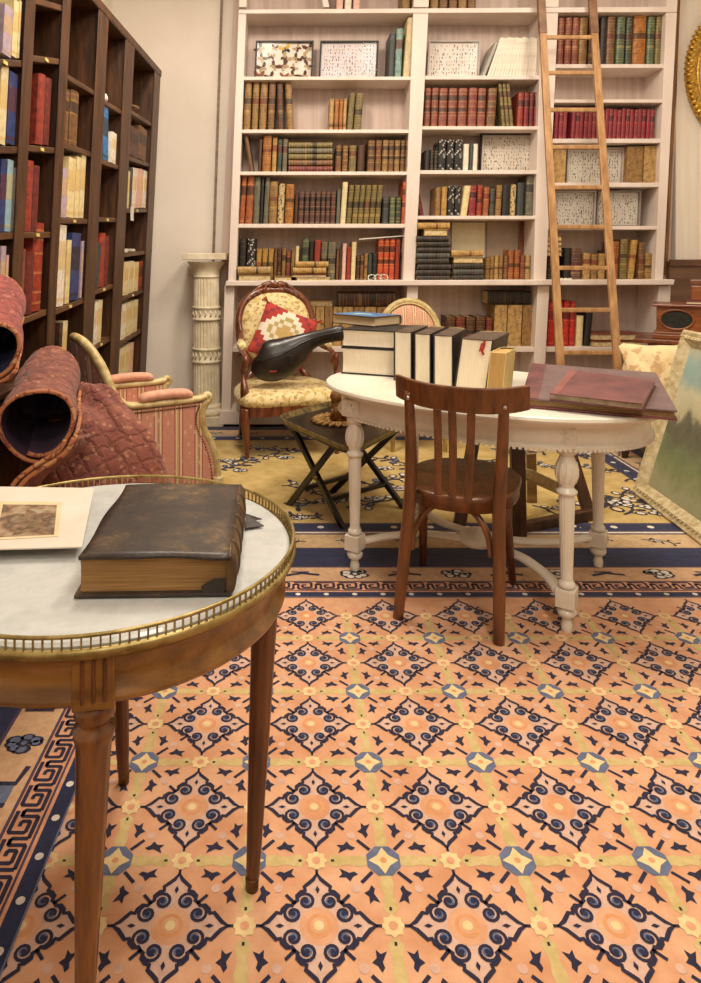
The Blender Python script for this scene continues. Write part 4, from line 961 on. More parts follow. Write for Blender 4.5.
def gleg(top, foot, i):
    a = math.atan2(top[1], top[0]); M = Matrix.Rotation(a, 4, 'Z'); R_ = math.hypot(*top)
    m = MB(); m.box((.335, 0, .63), (.036, .062, .088), 0, M)
    for k in (-1, 0, 1): m.box((.354, k*.016, .63), (.006, .006, .065), 1, M)
    st = m.build('leg_block', [W_APRON, W_TABLE2], gt, bevel=.003)
    t, f = Vector((top[0], top[1], .585)), Vector((foot[0], foot[1], 0)); m = MB()
    prof = [(0, .024), (.02, .030), (.04, .031), (.055, .024), (.07, .0235), (.075, .031), (.10, .031), (.12, .027), (.5, .0215), (.88, .0150), (.90, .014), (.93, .0145), (.96, .012), (1, .010)]
    rings = []
    for q_, r in prof:
        c = t.lerp(f, q_); ring_ = []
        for k in range(32):
            an = 2*PI*k/32; rr = r * (1 - (.10 if (k % 4 == 0 and .1 < q_ < .9) else 0)); ring_.append(c + Vector((rr*math.cos(an), rr*math.sin(an), 0)))
        rings.append(ring_)
    m.loft(list(reversed(rings))); m.build('leg', W_TABLE2 if i else W_TABLE, gt)
    m = MB(); m.lathe([(.009, 0), (.0125, .002), (.0135, .03), (.012, .033)], 16, M=Matrix.Translation((f.x, f.y, 0))); m.build('foot_cap', plain('dull_brass_cap', '#6a4a24', '#4a3216', 20, .4, .5), gt)
ft = {282: (.035, -.27), 12: (.286, .0), 102: (-.035, .275), 192: (-.289, .0)}
for i, (ang, fo) in enumerate(ft.items()):
    a = math.radians(ang); gleg((.318*math.cos(a), .318*math.sin(a)), fo, i)

# the antique folio
bz = TZ + .0015
bk = thing('antique_folio', 'thick old leather-bound folio with worn dark cover on the round marble table', 'book', (-.2325, 1.31, bz), math.radians(1.6))
bw, bd, bh = .252, .362, .066
m = MB(); m.span((-bw/2-.006, -bd/2-.004, 0), (bw/2, bd/2, .006)); m.build('lower_cover', WORN, bk, bevel=.002)
def wavy(a, b): return a + (b-a)
m = MB(); m.grid(lambda u_, v_: Vector((-bw/2 + .002 + (bw-.008)*u_, -bd/2 + .008 + .004*math.sin(v_*PI) + .0012*math.sin(v_*40), .006 + (bh-.012)*v_)), 8, 10, 0)
m.span((-bw/2 + .002, -bd/2 + .013, .006), (bw/2 - .008, bd/2 - .004, bh - .006)); m.build('page_block', plain('foxed_pages', '#a8824e', '#7c5a32', 30, .9, stretch=(.3, 1, 30), bump=.2), bk)
m = MB(); n = 16
def cov(u_, v_):
    x = -bw/2 + bw*u_; y = -bd/2 + bd*v_
    return Vector((x + (.003*math.sin(v_*9) if u_ < .01 else 0), y + (.003*math.sin(u_*11+1) if v_ < .01 else 0), bh - .003 + .002*math.sin(u_*PI) + .0012*math.sin(5*u_+7*v_)))
m.grid(cov, 16, 20); m.build('upper_cover', WORN, bk, solid=.006)
m = MB(); rings = []
for k in range(9):
    y = -bd/2 + bd*k/8; rings.append([Vector((bw/2 - .004 + .013*math.cos(a) , y, bh/2 + (bh/2)*math.sin(a))) for a in [(-PI/2 + PI*j/10) for j in range(11)]] + [Vector((bw/2 - .008, y, bh - .004)), Vector((bw/2 - .008, y, .004))])
m.loft(rings)
for y in (-.12, -.06, 0, .06, .12): m.tube([Vector((bw/2 - .004 + .0135*math.cos(a), y, bh/2 + (bh/2)*math.sin(a))) for a in [(-PI/2 + PI*j/10) for j in range(11)]], .0035, 6)
m.build('spine', plain('worn_tan_spine', '#6e5130', '#382818', 16, .5, bump=.2), bk, label='frayed tan leather spine')
m = MB(); m.add([(bw/2+.012, bd/2-.09, .004), (bw/2+.05, bd/2-.075, .003), (bw/2+.03, bd/2-.055, .008), (bw/2+.045, bd/2-.04, .004), (bw/2+.01, bd/2-.03, .012)], [(0, 1, 2, 3, 4)]); m.build('torn_leather_flap', WORN, bk, solid=.002)
m = MB(); m.add([(bw/2-.045, -bd/2-.001, .004), (bw/2-.012, -bd/2-.001, .003), (bw/2-.008, -bd/2+.0, .03), (bw/2-.03, -bd/2+.0, .028), (bw/2-.05, -bd/2, .016)], [(0, 1, 2, 3, 4)]); m.build('torn_leather_flap', WORN, bk, solid=.002)

# the mounted print
pz = TZ + .0205
c = [at_z(*p, pz) for p in ((-70, 552), (82, 548), (94, 489), (-40, 487))]
pr = thing('mounted_print', 'small coloured engraving in a wide cream mount on the marble table', 'print', (c[0] + c[1] + c[2] + c[3]) / 4)
m = MB(); D = Vector((0, 0, .0025)); m.hexa([*c, *[q + D for q in c]]); m.build('mount', plain('cream_mount', '#d6cdc0', '#ccc0b0', 5, .9), pr, world=True)
def bil(u_, v_): return c[0]*(1-u_)*(1-v_) + c[1]*u_*(1-v_) + c[2]*u_*v_ + c[3]*(1-u_)*v_
ic = [at_z(*p, pz + .003) for p in ((-8, 540), (58, 536.5), (62, 502), (0, 501.5))]
m = MB(); m.hexa([*ic, *[q + Vector((0, 0, .0004)) for q in ic]]); m.build('plate_paper', plain('plate_paper', '#d9c8a4', '#cbb78e', 12, .9), pr, world=True)
def engraving():
    t = NT('engraved_picture'); v = t.coord((1, 1, 1)); f = t.noise(v, 14, 4, .6); g = t.noise(t.coord((1, 5, 1)), 60, 3)
    t.base(t.mix(t.math('MULTIPLY', g, .5), t.ramp(f, [(.3, '#8fa3a0'), (.42, '#b09a7c'), (.5, '#8a6a4c'), (.56, '#54402f'), (.7, '#a48c6c')]), '#6e5a48')); return t.done(.9)
jc = [at_z(*p, pz + .0036) for p in ((-4, 537.5), (54, 534.5), (57, 505), (3, 504.5))]
m = MB(); m.hexa([*jc, *[q + Vector((0, 0, .0003)) for q in jc]]); m.build('engraved_plate', engraving(), pr, world=True)
kc = [at_z(*p, pz + .0042) for p in ((12, 535.5), (24, 517), (27, 508.5), (36, 512), (41, 519), (50, 534), (33, 531))]
m = MB(); m.add(kc, [tuple(range(7))]); m.build('engraved_figure', plain('engraved_sepia', '#54402e', '#8c7254', 90, .9), pr, world=True)
# ------------------------------------------------------------------ white oval table
WC = Vector((.743, 2.753, 0)); WA = math.atan2(-.554, .832); WZ = .74     # local +X runs towards the near right end
wt = thing('white_table', 'cream white oval table on fluted legs with curved stretchers, piled with books', 'table', WC, WA)
def oval(a, b, z, n=72, e=2.25):
    out = []
    for k in range(n):
        t = 2*PI*k/n; c_, s_ = math.cos(t), math.sin(t)
        out.append(Vector((.025 + a*1.012*math.copysign(abs(c_)**(2/e), c_), b*math.copysign(abs(s_)**(2/e), s_), z)))
    return out
m = MB(); m.loft([oval(a, b, z) for a, b, z in ((.625, .44, WZ-.03), (.638, .453, WZ-.027), (.65, .465, WZ-.018), (.653, .468, WZ-.012), (.65, .465, WZ-.003), (.646, .461, WZ))], sm=False); m.build('tabletop', TABLE_P, wt)
m = MB(); rings = []
m.loft([oval(a, b, z) for a, b, z in ((.585, .400, .622), (.598, .413, .624), (.600, .415, .633), (.588, .403, .639), (.588, .403, .69), (.598, .413, .696), (.610, .425, .711), (.57, .385, .711))], sm=False)
for k, p in enumerate(oval(.597, .412, .622, 190)): m.box(p, (.010, .010, .008))
m.build('apron', TABLE_P, wt)
LX, LY = .402, .288
LEGPROF = [(.001, 0), (.015, .002), (.018, .012), (.019, .03), (.015, .045), (.013, .052), (.025, .058), (.031, .068), (.031, .078), (.022, .086), (.02, .093)]
LEGPROF2 = [(.017, .152), (.026, .156), (.028, .164), (.025, .172), (.020, .178, 1), (.0235, .3, 1), (.027, .455, 1), (.023, .462), (.033, .468), (.035, .476), (.026, .484), (.022, .49), (.028, .505), (.0355, .53), (.036, .545), (.032, .57), (.025, .588), (.022, .595), (.032, .603), (.032, .632)]
for sx in (-1, 1):
    for sy in (-1, 1):
        M = Matrix.Translation((sx*LX, sy*LY, 0))
        m = MB(); m.lathe(LEGPROF, 24, M=M); m.box((sx*LX, sy*LY, .122), (.062, .062, .06)); m.lathe(LEGPROF2, 32, M=M, flute=.12)
        for k in range(12):
            t = 2*PI*k/12; q_ = lambda r, z: (sx*LX + r*math.cos(t + (z-.5)*4), sy*LY + r*math.sin(t + (z-.5)*4), z)
            m.tube([q_(.028, .505), q_(.0355, .53), q_(.036, .55), q_(.030, .575)], .0035, 5)
        m.build('leg', TABLE_P, wt, bevel=.004)
        m = MB(); m.box((sx*(LX-.002), sy*(LY+.006), .662), (.076, .076, .066))
        for k in range(6):
            t = 2*PI*k/6
            m.tube([(sx*LX + .008*math.cos(t), sy*(LY+.044), .662 + .008*math.sin(t)), (sx*LX + .02*math.cos(t), sy*(LY+.045), .662 + .02*math.sin(t))], [.003, .005], 6)
            m.tube([(sx*(LX+.036), sy*LY + .008*math.cos(t), .662 + .008*math.sin(t)), (sx*(LX+.037), sy*LY + .02*math.cos(t), .662 + .02*math.sin(t))], [.003, .005], 6)
        m.build('carved_block', TABLE_P, wt, bevel=.004)
        m = MB(); pth = catmull([(sx*(LX-.03), sy*(LY-.02), .125), (sx*.30, sy*.17, .128), (sx*.18, sy*.075, .13), (sx*.02, sy*.035, .13)], 6)
        m.tube(pth, .02, 10, flat=((1.1, .7), (0, 0, 1))); m.build('stretcher', TABLE_P, wt)
m = MB(); m.lathe([(.001, .112), (.07, .112), (.075, .12), (.075, .14), (.06, .148), (.03, .152), (.03, .165), (.001, .175)], 24); m.build('stretcher_boss', TABLE_P, wt)

# books on the white table
def big_book(name, label, loc, rotz, w, h, d, cov, bulge=.006, pg=PAGEW, t=.006, extra=None, lean=0, group=None, dark_top=True):
    """Upright book, fore-edge towards -Y, spine at the back. Origin at the foot."""
    o = thing(name, label, 'book', loc, rotz, group)
    def sh(m):
        for p in m.v: p.x += lean * p.z
        return m
    m = MB()
    m.span((-w/2, 0, 0), (-w/2 + t, d, h)); m.span((w/2 - t, 0, 0), (w/2, d, h))
    n = 8; a = [(-(w/2)*math.cos(PI*k/n), d + .014*math.sin(PI*k/n)) for k in range(n+1)]
    vs = [(x, y, 0) for x, y in a] + [(x, y, h) for x, y in a]; m.add(vs, [(n+1+k, n+2+k, k+1, k) for k in range(n)] + [tuple(range(n+1)), tuple(range(2*n+1, n, -1))])
    sh(m).build('cover', cov, o, bevel=.0015)
    m = MB(); n = 8
    rings = []
    for z in (.005, h*.5, h - .005):
        r = [Vector((-w/2 + t + (w-2*t)*k/n, .006 + bulge*math.sin(PI*k/n), z)) for k in range(n+1)] + [Vector((w/2 - t, d - .002, z)), Vector((-w/2 + t, d - .002, z))]
        rings.append(r)
    m.loft(rings, sm=False); sh(m).build('page_block', pg, o)
    if dark_top:
        m = MB(); m.span((-w/2 + t, .007, h - .005), (w/2 - t, d - .002, h - .001)); sh(m).build('top_edge', plain('stained_top_edge', '#5c4836', '#42342a', 20, .7), o)
    m = MB(); m.tube([(-w/2 + t, d - .004, h - .001), (0, d + .004, h), (w/2 - t, d - .004, h - .001)], .004, 6); sh(m).build('headband', plain('headband', '#a08a5a'), o)
    return o
def lying_book(name, label, loc, rotz, L, d, th, cov, t=.006, pg=PAGEW, group=None, topmat=None, bulge=.008):
    """Book lying flat, long fore-edge towards -Y. Origin at the foot's middle."""
    o = thing(name, label, 'book', loc, rotz, group)
    m = MB(); m.span((-L/2, 0, 0), (L/2, d, t)); m.span((-L/2, 0, th - t), (L/2, d, th)); m.loft([[Vector((x, d + .012*math.sin(PI*k/8), th/2 - th/2*math.cos(PI*k/8))) for k in range(9)] for x in (-L/2, L/2)], sm=True)
    m.build('cover', cov, o, bevel=.0015)
    m = MB(); n = 8; m.loft([[Vector((x, .006 + bulge*math.sin(PI*k/n), t + (th - 2*t)*k/n)) for k in range(n+1)] + [Vector((x, d, th - t)), Vector((x, d, t))] for x in (-L/2 + .006, L/2 - .006)], sm=False)
    m.build('page_block', pg, o)
    return o
BLK = plain('black_book_cloth', '#2a2420', '#191514', 14, .5, bump=.05)
BRN = plain('dark_brown_book_cloth', '#3a2a22', '#261a14', 14, .5, bump=.05)
th_ = math.atan2(-.404, .915); wv = Vector((.915, -.404, 0)); dv = Vector((.404, .915, 0))
def foot(px, py): return at_z(px, py, WZ)
z = WZ + .001
b0, b1 = at_z(341, 373.5, WZ), at_z(396, 377.5, WZ); mid = (b0 + b1) / 2; mid.z = z; L = (b1 - b0).length
lying_book('thick_book', 'thick cream-edged book lying flat at bottom of pile on white table', mid, th_, L, .30, .118, BLK, group='thick books on the white table')
lying_book('thick_book', 'cream-edged book lying flat beneath the thin blue book on white table', mid + Vector((-.002, .004, .119)), th_, L*.96, .29, .08, BLK, group='thick books on the white table')
bb = lying_book('blue_book', 'thin blue-covered book on top of the flat pile on white table', at_z(374, 327, .942) - Vector((.135*math.cos(th_-.42), .135*math.sin(th_-.42), 0)) + Vector((0, 0, WZ + .2015 - .942)), th_ - .42, .27, .19, .046, plain('dark_spine_cloth', '#5c4c40', '#453a32', 9, .5), t=.005, pg=plain('buff_page_edges', '#d9c4a0', '#b49c74', 30, .9, stretch=(1, 1, 40)))
m = MB(); m.span((-.13, .004, .0462), (.13, .186, .0468)); m.build('cover_print', plain('blue_jacket', '#4a8cc0', '#3a6ea0', 7, .35, coat=.2), bb)
m = MB(); m.add([(-.05, .05, .0472), (.02, .07, .0472), (.05, .1, .0472), (.0, .12, .0472), (-.06, .1, .0472)], [(0, 1, 2, 3, 4)]); m.build('cover_picture', plain('jacket_picture', '#d8d4c4', '#6f9cb4', 30, .5), bb)
ub = [(393.5, 412, 380.5, 'first upright cream-edged book beside the flat pile on white table'), (413.8, 431, 383.8, 'second upright cream-edged book from the flat pile on white table'), (432.8, 453.5, 386.6, 'third upright cream-edged book from the flat pile, against the leaning one')]
for i, (x0, x1, py, lab) in enumerate(ub):
    a, b = foot(x0, py), foot(x1, py + 1.6); w = (b - a).length; c_ = (a + b) / 2; c_.z = z
    big_book('thick_book', lab, c_, th_, w * .97, .207, .30, BRN if i == 0 else BLK, group='thick books on the white table')
a, b = foot(454.6, 388.4), foot(485.5, 392.4); w = (b - a).length*.98; c_ = (a + b)/2; c_.z = z
lb = big_book('thick_book', 'thick upright book leaning to one side with red ribbon marker, white table', c_, th_ - .08, w, .20, .30, BRN, lean=.14, group='thick books on the white table')
m = MB(); m.ribbon([(0, 0), (.001, .02), (-.004, .04), (.004, .055)], .009, 0, 0)
m.v = [Vector((.03 + p.x, -.002 - .0, .195 - p.y)) for p in m.v]; 
m.add([(.018, -.003, .185), (.028, -.003, .188), (.022, -.004, .155), (.014, -.004, .152)], [(0, 1, 2, 3)])
for p in m.v: p.x += .14*p.z
m.build('ribbon_marker', plain('red_ribbon', '#c03028'), lb, solid=.001)
a, b = foot(486, 394.8), foot(502, 396.6); w = (b-a).length; c_ = (a+b)/2; c_.z = z
big_book('yellowish_book', 'small yellowish book standing at end of upright row, white table', c_ + Vector((.0, 0, 0)), th_ - .12, w * 1.0, .163, .15, plain('yellow_paper_cover', '#e3cf8e', '#d2bb76', 8, .7), pg=plain('tan_page_edges', '#c9a468', '#a8844c', 20, .9, stretch=(60, 1, 1)), t=.003, lean=.1, dark_top=False)

# large portfolio and album
fc = [at_z(521, 397.5, .775), at_z(677.5, 410.5, .775), at_z(656, 372.5, .795), at_z(531.5, 363, .795)]
po = thing('large_portfolio', 'very large flat portfolio with worn mauve-grey cover on white table', 'portfolio', (sum(fc, Vector()) / 4).xy.to_3d() + Vector((0, 0, WZ)))
fcb = [Vector((p.x, p.y, WZ + .002)) for p in fc]; U = Vector((0, 0, .007))
m = MB(); m.hexa([*[p - U for p in fc], *fc]); m.build('upper_cover', GREYC, po, bevel=.002, world=True)
m = MB(); m.hexa([*fcb, *[p + U for p in fcb]]); m.build('lower_cover', BURG2, po, bevel=.002, world=True)
cc = sum(fc, Vector())/4; ins = lambda p, k: p + (cc - p) * k
m = MB(); m.hexa([*[Vector((ins(p, .03).x, ins(p, .03).y, WZ + .009)) for p in fc], *[ins(p, .03) - U for p in fc]]); m.build('page_block', plain('brown_page_edges', '#a8875c', '#7c5f3c', 20, .9, stretch=(1, 1, 40)), po, world=True)
m = MB(); e = .0006; q0, q1, q2, q3 = fc; s1 = q0.lerp(q1, .12); s2 = q3.lerp(q2, .13); m.add([q0 + Vector((0, 0, e)), s1 + Vector((0, 0, e)), s2 + Vector((0, 0, e)), q3 + Vector((0, 0, e))], [(0, 1, 2, 3)]); m.build('spine_strip', BURG, po, world=True)
ac = [at_z(549.5, 393.5, .798), at_z(643.5, 403.5, .798), at_z(656, 380.5, .808), at_z(570, 369.5, .808)]
al = thing('burgundy_album', 'thin burgundy album lying on the large mauve-grey portfolio', 'album', sum(ac, Vector()) / 4 - Vector((0, 0, .022)))
def plane_z(p):   # height of the portfolio's cover under p
    n = (fc[1]-fc[0]).cross(fc[3]-fc[0]); return fc[0].z - (n.x*(p.x-fc[0].x) + n.y*(p.y-fc[0].y)) / n.z
low = [Vector((p.x, p.y, plane_z(p) + .0015)) for p in ac]
m = MB(); m.hexa([*[p - Vector((0, 0, .003)) for p in ac], *ac]); m.build('upper_cover', BURG, al, bevel=.001, world=True)
m = MB(); m.hexa([*low, *[p + Vector((0, 0, .003)) for p in low]]); m.build('lower_cover', BURG2, al, bevel=.001, world=True)
ca = sum(ac, Vector())/4; m = MB(); m.hexa([*[(lambda r: Vector((r.x, r.y, plane_z(r) + .004)))(p + (ca-p)*.03) for p in ac], *[p + (ca-p)*.03 - Vector((0, 0, .003)) for p in ac]]); m.build('page_block', plain('grey_page_edges', '#b7a88c', '#8c7c62', 20, .9), al, world=True)
m = MB(); q0, q1, q2, q3 = ac; ee = Vector((0, 0, .0006)); m.add([q0 + ee, q0.lerp(q1, .09) + ee, q3.lerp(q2, .1) + ee, q3 + ee], [(0, 1, 2, 3)]); m.build('spine_strip', plain('faded_red_spine', '#8f5a54', '#7a4642', 9, .6), al, world=True)

# ------------------------------------------------------------------ bistro chair
ch = thing('bentwood_chair', 'brown bentwood chair with slatted back, its back to us, at white table', 'chair', (.6, 2.5, 0))
def wb(m, name, mat=W_CHAIR, **k): return m.build(name, mat, ch, world=True, **k)
for pts in ([(.365, 2.371, 0), (.385, 2.362, .22), (.404, 2.353, .44), (.402, 2.325, .62), (.386, 2.272, .815)], [(.667, 2.212, 0), (.673, 2.228, .22), (.676, 2.24, .44), (.672, 2.195, .62), (.658, 2.125, .815)]):
    m = MB(); pp = catmull(pts, 5); n = len(pp); m.tube(pp, [.015 + .007*math.sin(PI*min(1, .15 + .85*i/n)) for i in range(n)], 12); wb(m, 'back_leg')
for a, b in (((.53, 2.78, 0), (.50, 2.62, .43)), ((.844, 2.62, 0), (.775, 2.52, .43))):
    m = MB(); m.tube([Vector(a), Vector(a).lerp(Vector(b), .5), Vector(b)], [.014, .018, .021], 12); wb(m, 'front_leg')
sc_ = Vector((.62, 2.49, 0)); fw = Vector((.416, .909, 0)); rt = Vector((.909, -.416, 0))
def seat_ring(r, z, k=1.0):
    out = []
    for i in range(40):
        t = 2*PI*i/40; c_, s_ = math.cos(t), math.sin(t); e = 2/2.4
        out.append(sc_ + rt * (r*1.02*math.copysign(abs(c_)**e, c_)) + fw * (r*1.18*math.copysign(abs(s_)**e, s_)) + Vector((0, 0, z)))
    return out
m = MB(); m.loft([seat_ring(r, z) for r, z in ((.172, .405), (.190, .407), (.190, .440), (.196, .445), (.198, .455), (.192, .462))], sm=True); wb(m, 'seat_frame')
m = MB(); m.loft([seat_ring(r, z) for r, z in ((.190, .4605), (.180, .4625), (.15, .458), (.10, .454), (.04, .452), (.002, .452))], sm=True); wb(m, 'seat', W_SEAT)
# curved top rail
rp = [Vector(p) for p in ((.358, 2.335, 0), (.42, 2.235, 0), (.515, 2.165, 0), (.625, 2.118, 0), (.738, 2.128, 0))]; rp = catmull(rp, 6)
rings = []
for i, p in enumerate(rp):
    t = i/(len(rp)-1); d = (rp[min(i+1, len(rp)-1)] - rp[max(i-1, 0)]).normalized(); nn = Vector((d.y, -d.x, 0)) * .009
    zt, zb_ = .862 - .012*math.sin(PI*t), .772 - .004*math.sin(PI*t) + .012*(abs(t-.5)*2)**3
    back = fw * -.012
    rings.append([p - nn + Vector((0, 0, zb_)), p + nn + Vector((0, 0, zb_)), p + nn + back + Vector((0, 0, zt)), p - nn + back + Vector((0, 0, zt))])
m = MB(); m.loft(rings, sm=False); wb(m, 'top_rail', bevel=.005)
for px0, px1 in ((437, 438), (452, 452.5), (471.5, 468)):
    t = (px0 - 398) / 130; pt_ = rp[int(t * (len(rp)-1))]; top = Vector((pt_.x, pt_.y, .79)) + fw*.004
    Yb = 2.305 - (px1 - 438) * .0022; bot = Vector((X(px1, Yb), Yb, .455)); Yt = top.y; top.x = X(px0, Yt)
    m = MB(); m.bar(bot, bot.lerp(top, .5) + fw*.012, .026, .010, up=fw); m.bar(bot.lerp(top, .5) + fw*.012, top, .026, .010, up=fw); wb(m, 'slat', bevel=.002)
m = MB(); pth = catmull([P3(px_, py_, Y_) for px_, py_, Y_ in ((411.5, 549, 2.385), (414, 531, 2.385), (427, 510, 2.38), (449, 501, 2.35), (472, 511, 2.31), (487, 533, 2.275), (491.5, 557, 2.265))], 6); m.tube(pth, .0115, 10); wb(m, 'bent_hoop')
for p in ((.386, 2.262, .795), (.658, 2.113, .795)):
    m = MB(); m.lathe([(.001, 0), (.007, 0), (.007, .003), (.004, .006), (.001, .0065)], 10, M=Matrix.Translation(Vector(p) - fw*.015) @ Matrix.Rotation(PI/2, 4, 'X')); wb(m, 'screw', CHROME)

# ------------------------------------------------------------------ butler's tray table
tc = Vector((.245, 3.42, 0)); TA = math.atan2(-.37, .26)
tr = thing('tray_table', 'black folding tray table with gilt raised rim between armchair and white table', 'tray table', (tc.x, tc.y, 0))
F1, F2, F3, F4 = fl(344, 530), fl(288, 506), fl(331, 493), fl(406, 511)
TZ2 = .43
tcor = [at_z(276, 418, TZ2), at_z(352, 452, TZ2), at_z(405, 424, TZ2), at_z(352, 398, TZ2)]
def trw(m, name, mat=BLACKW, **k): return m.build(name, mat, tr, world=True, **k)
def rcorner(c_, k=.16, n=4):
    out = []
    for i in range(4):
        p, a, b = c_[i], c_[i-1], c_[(i+1) % 4]; s0, s1 = p.lerp(a, k), p.lerp(b, k)
        for j in range(n+1):
            t = j/n; out.append(s0*(1-t)**2 + p*2*t*(1-t) + s1*t*t)
    return out
rc = rcorner(tcor); cen = sum(tcor, Vector())/4
def scl(r, k, z): return [Vector((cen.x + (p.x-cen.x)*k, cen.y + (p.y-cen.y)*k, z)) for p in r]
m = MB(); m.loft([scl(rc, .97, TZ2-.025), scl(rc, .985, TZ2-.02), scl(rc, .985, TZ2-.014), scl(rc, .95, TZ2-.012)], sm=False); trw(m, 'tray')
m = MB(); m.loft([scl(rc, k, z_) for k, z_ in ((.975, TZ2-.022), (1.0, TZ2-.005), (1.03, TZ2+.012), (1.02, TZ2+.014), (.985, TZ2-.005), (.96, TZ2-.014))], sm=False); trw(m, 'raised_rim', plain('gilt_tray_rim', '#8c7846', '#3c3222', 30, .4, .3))
zt = TZ2 - .026
tops = {}
def legp(f, g, k=1.0):
    return Vector((f.x + (g.x - f.x)*k, f.y + (g.y - f.y)*k, zt))
tA, tB = Vector((F2.x*.9+F1.x*.1, F2.y*.9+F1.y*.1, zt)), Vector((F1.x*.9+F2.x*.1, F1.y*.9+F2.y*.1, zt))
tC, tD = Vector((F3.x*.9+F4.x*.1, F3.y*.9+F4.y*.1, zt)), Vector((F4.x*.9+F3.x*.1, F4.y*.9+F3.y*.1, zt))
for a, b in ((F1, tA), (F2, tB), (F4, tC), (F3, tD)):
    m = MB(); m.bar(a, b, .03, .022, up=(.6, .6, .2)); trw(m, 'leg', bevel=.004)
for a, b in ((tA, tC), (tB, tD), (F1.lerp(tA, .28), F4.lerp(tC, .28)), (F2.lerp(tB, .28), F3.lerp(tD, .28))):
    m = MB(); m.bar(a, b, .022, .02); trw(m, 'crossbar', bevel=.003)
pv = F1.lerp(tA, .5); m = MB(); m.lathe([(.001, -.004), (.012, -.004), (.012, .004), (.001, .006)], 12, M=Matrix.Translation(pv + Vector((-.012, -.014, 0))) @ Matrix.Rotation(PI/2, 4, 'X')); trw(m, 'brass_pivot', BRASS)
# straw ornament on the tray
so = at_z(340, 421, TZ2 - .012)
st = thing('straw_ornament', 'tan carved straw ornament with round mat on the black tray table', 'ornament', so)
m = MB(); m.lathe([(.001, 0), (.12, 0), (.128, .004), (.12, .008), (.001, .009)], 24)
for k in range(22):
    a = 2*PI*k/22; m.tube([(.08*math.cos(a), .08*math.sin(a), .009), (.125*math.cos(a+.12), .125*math.sin(a+.12), .012), (.15*math.cos(a), .15*math.sin(a), .007)], [.008, .01, .004], 5)
m.build('woven_mat', plain('straw', '#b58a50', '#8a6434', 50, .8, bump=.3), st)
m = MB(); m.tube(catmull([(.0, 0, .01), (.005, .0, .05), (-.005, 0, .09), (.0, .0, .15)], 4), [.045 + .006*math.sin(i*2) for i in range(13)], 12)
for k in range(5): m.tube([(-.01 + .02*k - .03, -.03, .02), (-.04 + .02*k, -.045, .07 + .01*(k % 3))], [.018, .008], 6)
m.build('carved_block', plain('cork', '#9a6a38', '#6c4620', 30, .8, bump=.3), st)

# ------------------------------------------------------------------ walnut armchair with cream upholstery
WO = Vector((-.06, 4.60, 0)); WANG = math.atan2(.21, .977)
wa = thing('walnut_armchair', 'carved walnut armchair upholstered in cream floral fabric before the white bookcase', 'armchair', WO, WANG)   # local -Y faces the room
for sx, x_ in ((-1, -.29), (1, .29)):
    m = MB(); pth = catmull([(x_, -.28, .31), (x_ + sx*.012, -.295, .24), (x_ + sx*.004, -.29, .12), (x_, -.285, .02), (x_, -.29, 0)], 5); m.tube(pth, [.038 - .024*min(1, i/14) for i in range(len(pth))], 12); m.build('front_leg', W_WALNUT, wa)
    m = MB(); m.tube([(sx*.24, .22, .34), (sx*.245, .25, .15), (sx*.25, .29, 0)], [.028, .022, .016], 10); m.build('back_leg', W_WALNUT, wa)
    m = MB(); pth = catmull([(x_, -.22, .34), (x_ + sx*.01, -.25, .42), (x_ + sx*.015, -.22, .50), (x_ + sx*.01, -.21, .56), (x_, -.24, .60), (x_, -.20, .64), (x_ - sx*.0, -.06, .66), (x_ - sx*.015, .08, .68), (x_ - sx*.03, .19, .74), (x_ - sx*.02, .24, .82)], 6)
    m.tube(pth, [.022 + .008*math.sin(i*.35) for i in range(len(pth))], 10); m.tube(disc3 := [(x_ + sx*.004 + .0*t, -.235 + .022*math.cos(t*PI/5), .615 + .022*math.sin(t*PI/5)) for t in range(10)], .018, 8, closed=True); m.build('arm', W_WALNUT, wa)
    m = MB(); m.tube([(x_, -.12, .675), (x_, -.02, .69), (x_ - sx*.01, .08, .70)], [.02, .034, .02], 10, flat=((1, .7), (0, 0, 1))); m.build('arm_pad', FLORAL, wa)
m = MB(); fr_ = [(-.31, -.29), (0, -.335), (.31, -.29), (.255, .22), (-.255, .22)]
rp_ = catmull([(x_, y_, 0) for x_, y_ in fr_], 6, True)
m.loft([[Vector((p.x, p.y, z_)) for p in rp_] for z_ in (.275, .285, .335, .34)], sm=False); m.build('seat_rail', W_WALNUT, wa, bevel=.004)
m = MB(); rings = []
for k_, z_ in ((1.0, .335), (1.02, .365), (1.0, .39), (.92, .412), (.75, .43), (.4, .44), (.02, .443)): rings.append([Vector((p.x*k_, p.y*k_, z_)) for p in rp_])
m.loft(rings); m.build('seat_cushion', FLORAL, wa)
def bk_pt(u_, v_, off=0): # u,v in the plane of the back: u sideways, v up from the seat
    return Vector((u_, .20 + .20*(v_-.0) + off, .40 + v_*.98))
bo = []
for t in range(40):
    a = 2*PI*t/40; c_, s_ = math.cos(a), math.sin(a)
    bo.append((.265*math.copysign(abs(c_)**.8, c_) * (1 + .05*s_), .36 + .285*math.copysign(abs(s_)**.85, s_)))
m = MB(); m.tube([bk_pt(*p) for p in bo], .028, 10, closed=True)
for sx in (-1, 1): m.tube([bk_pt(sx*.15, .1), Vector((sx*.23, .215, .40)), Vector((sx*.24, .21, .33))], [.025, .026, .03], 10)
m.build('back_frame', W_WALNUT, wa)
m = MB()
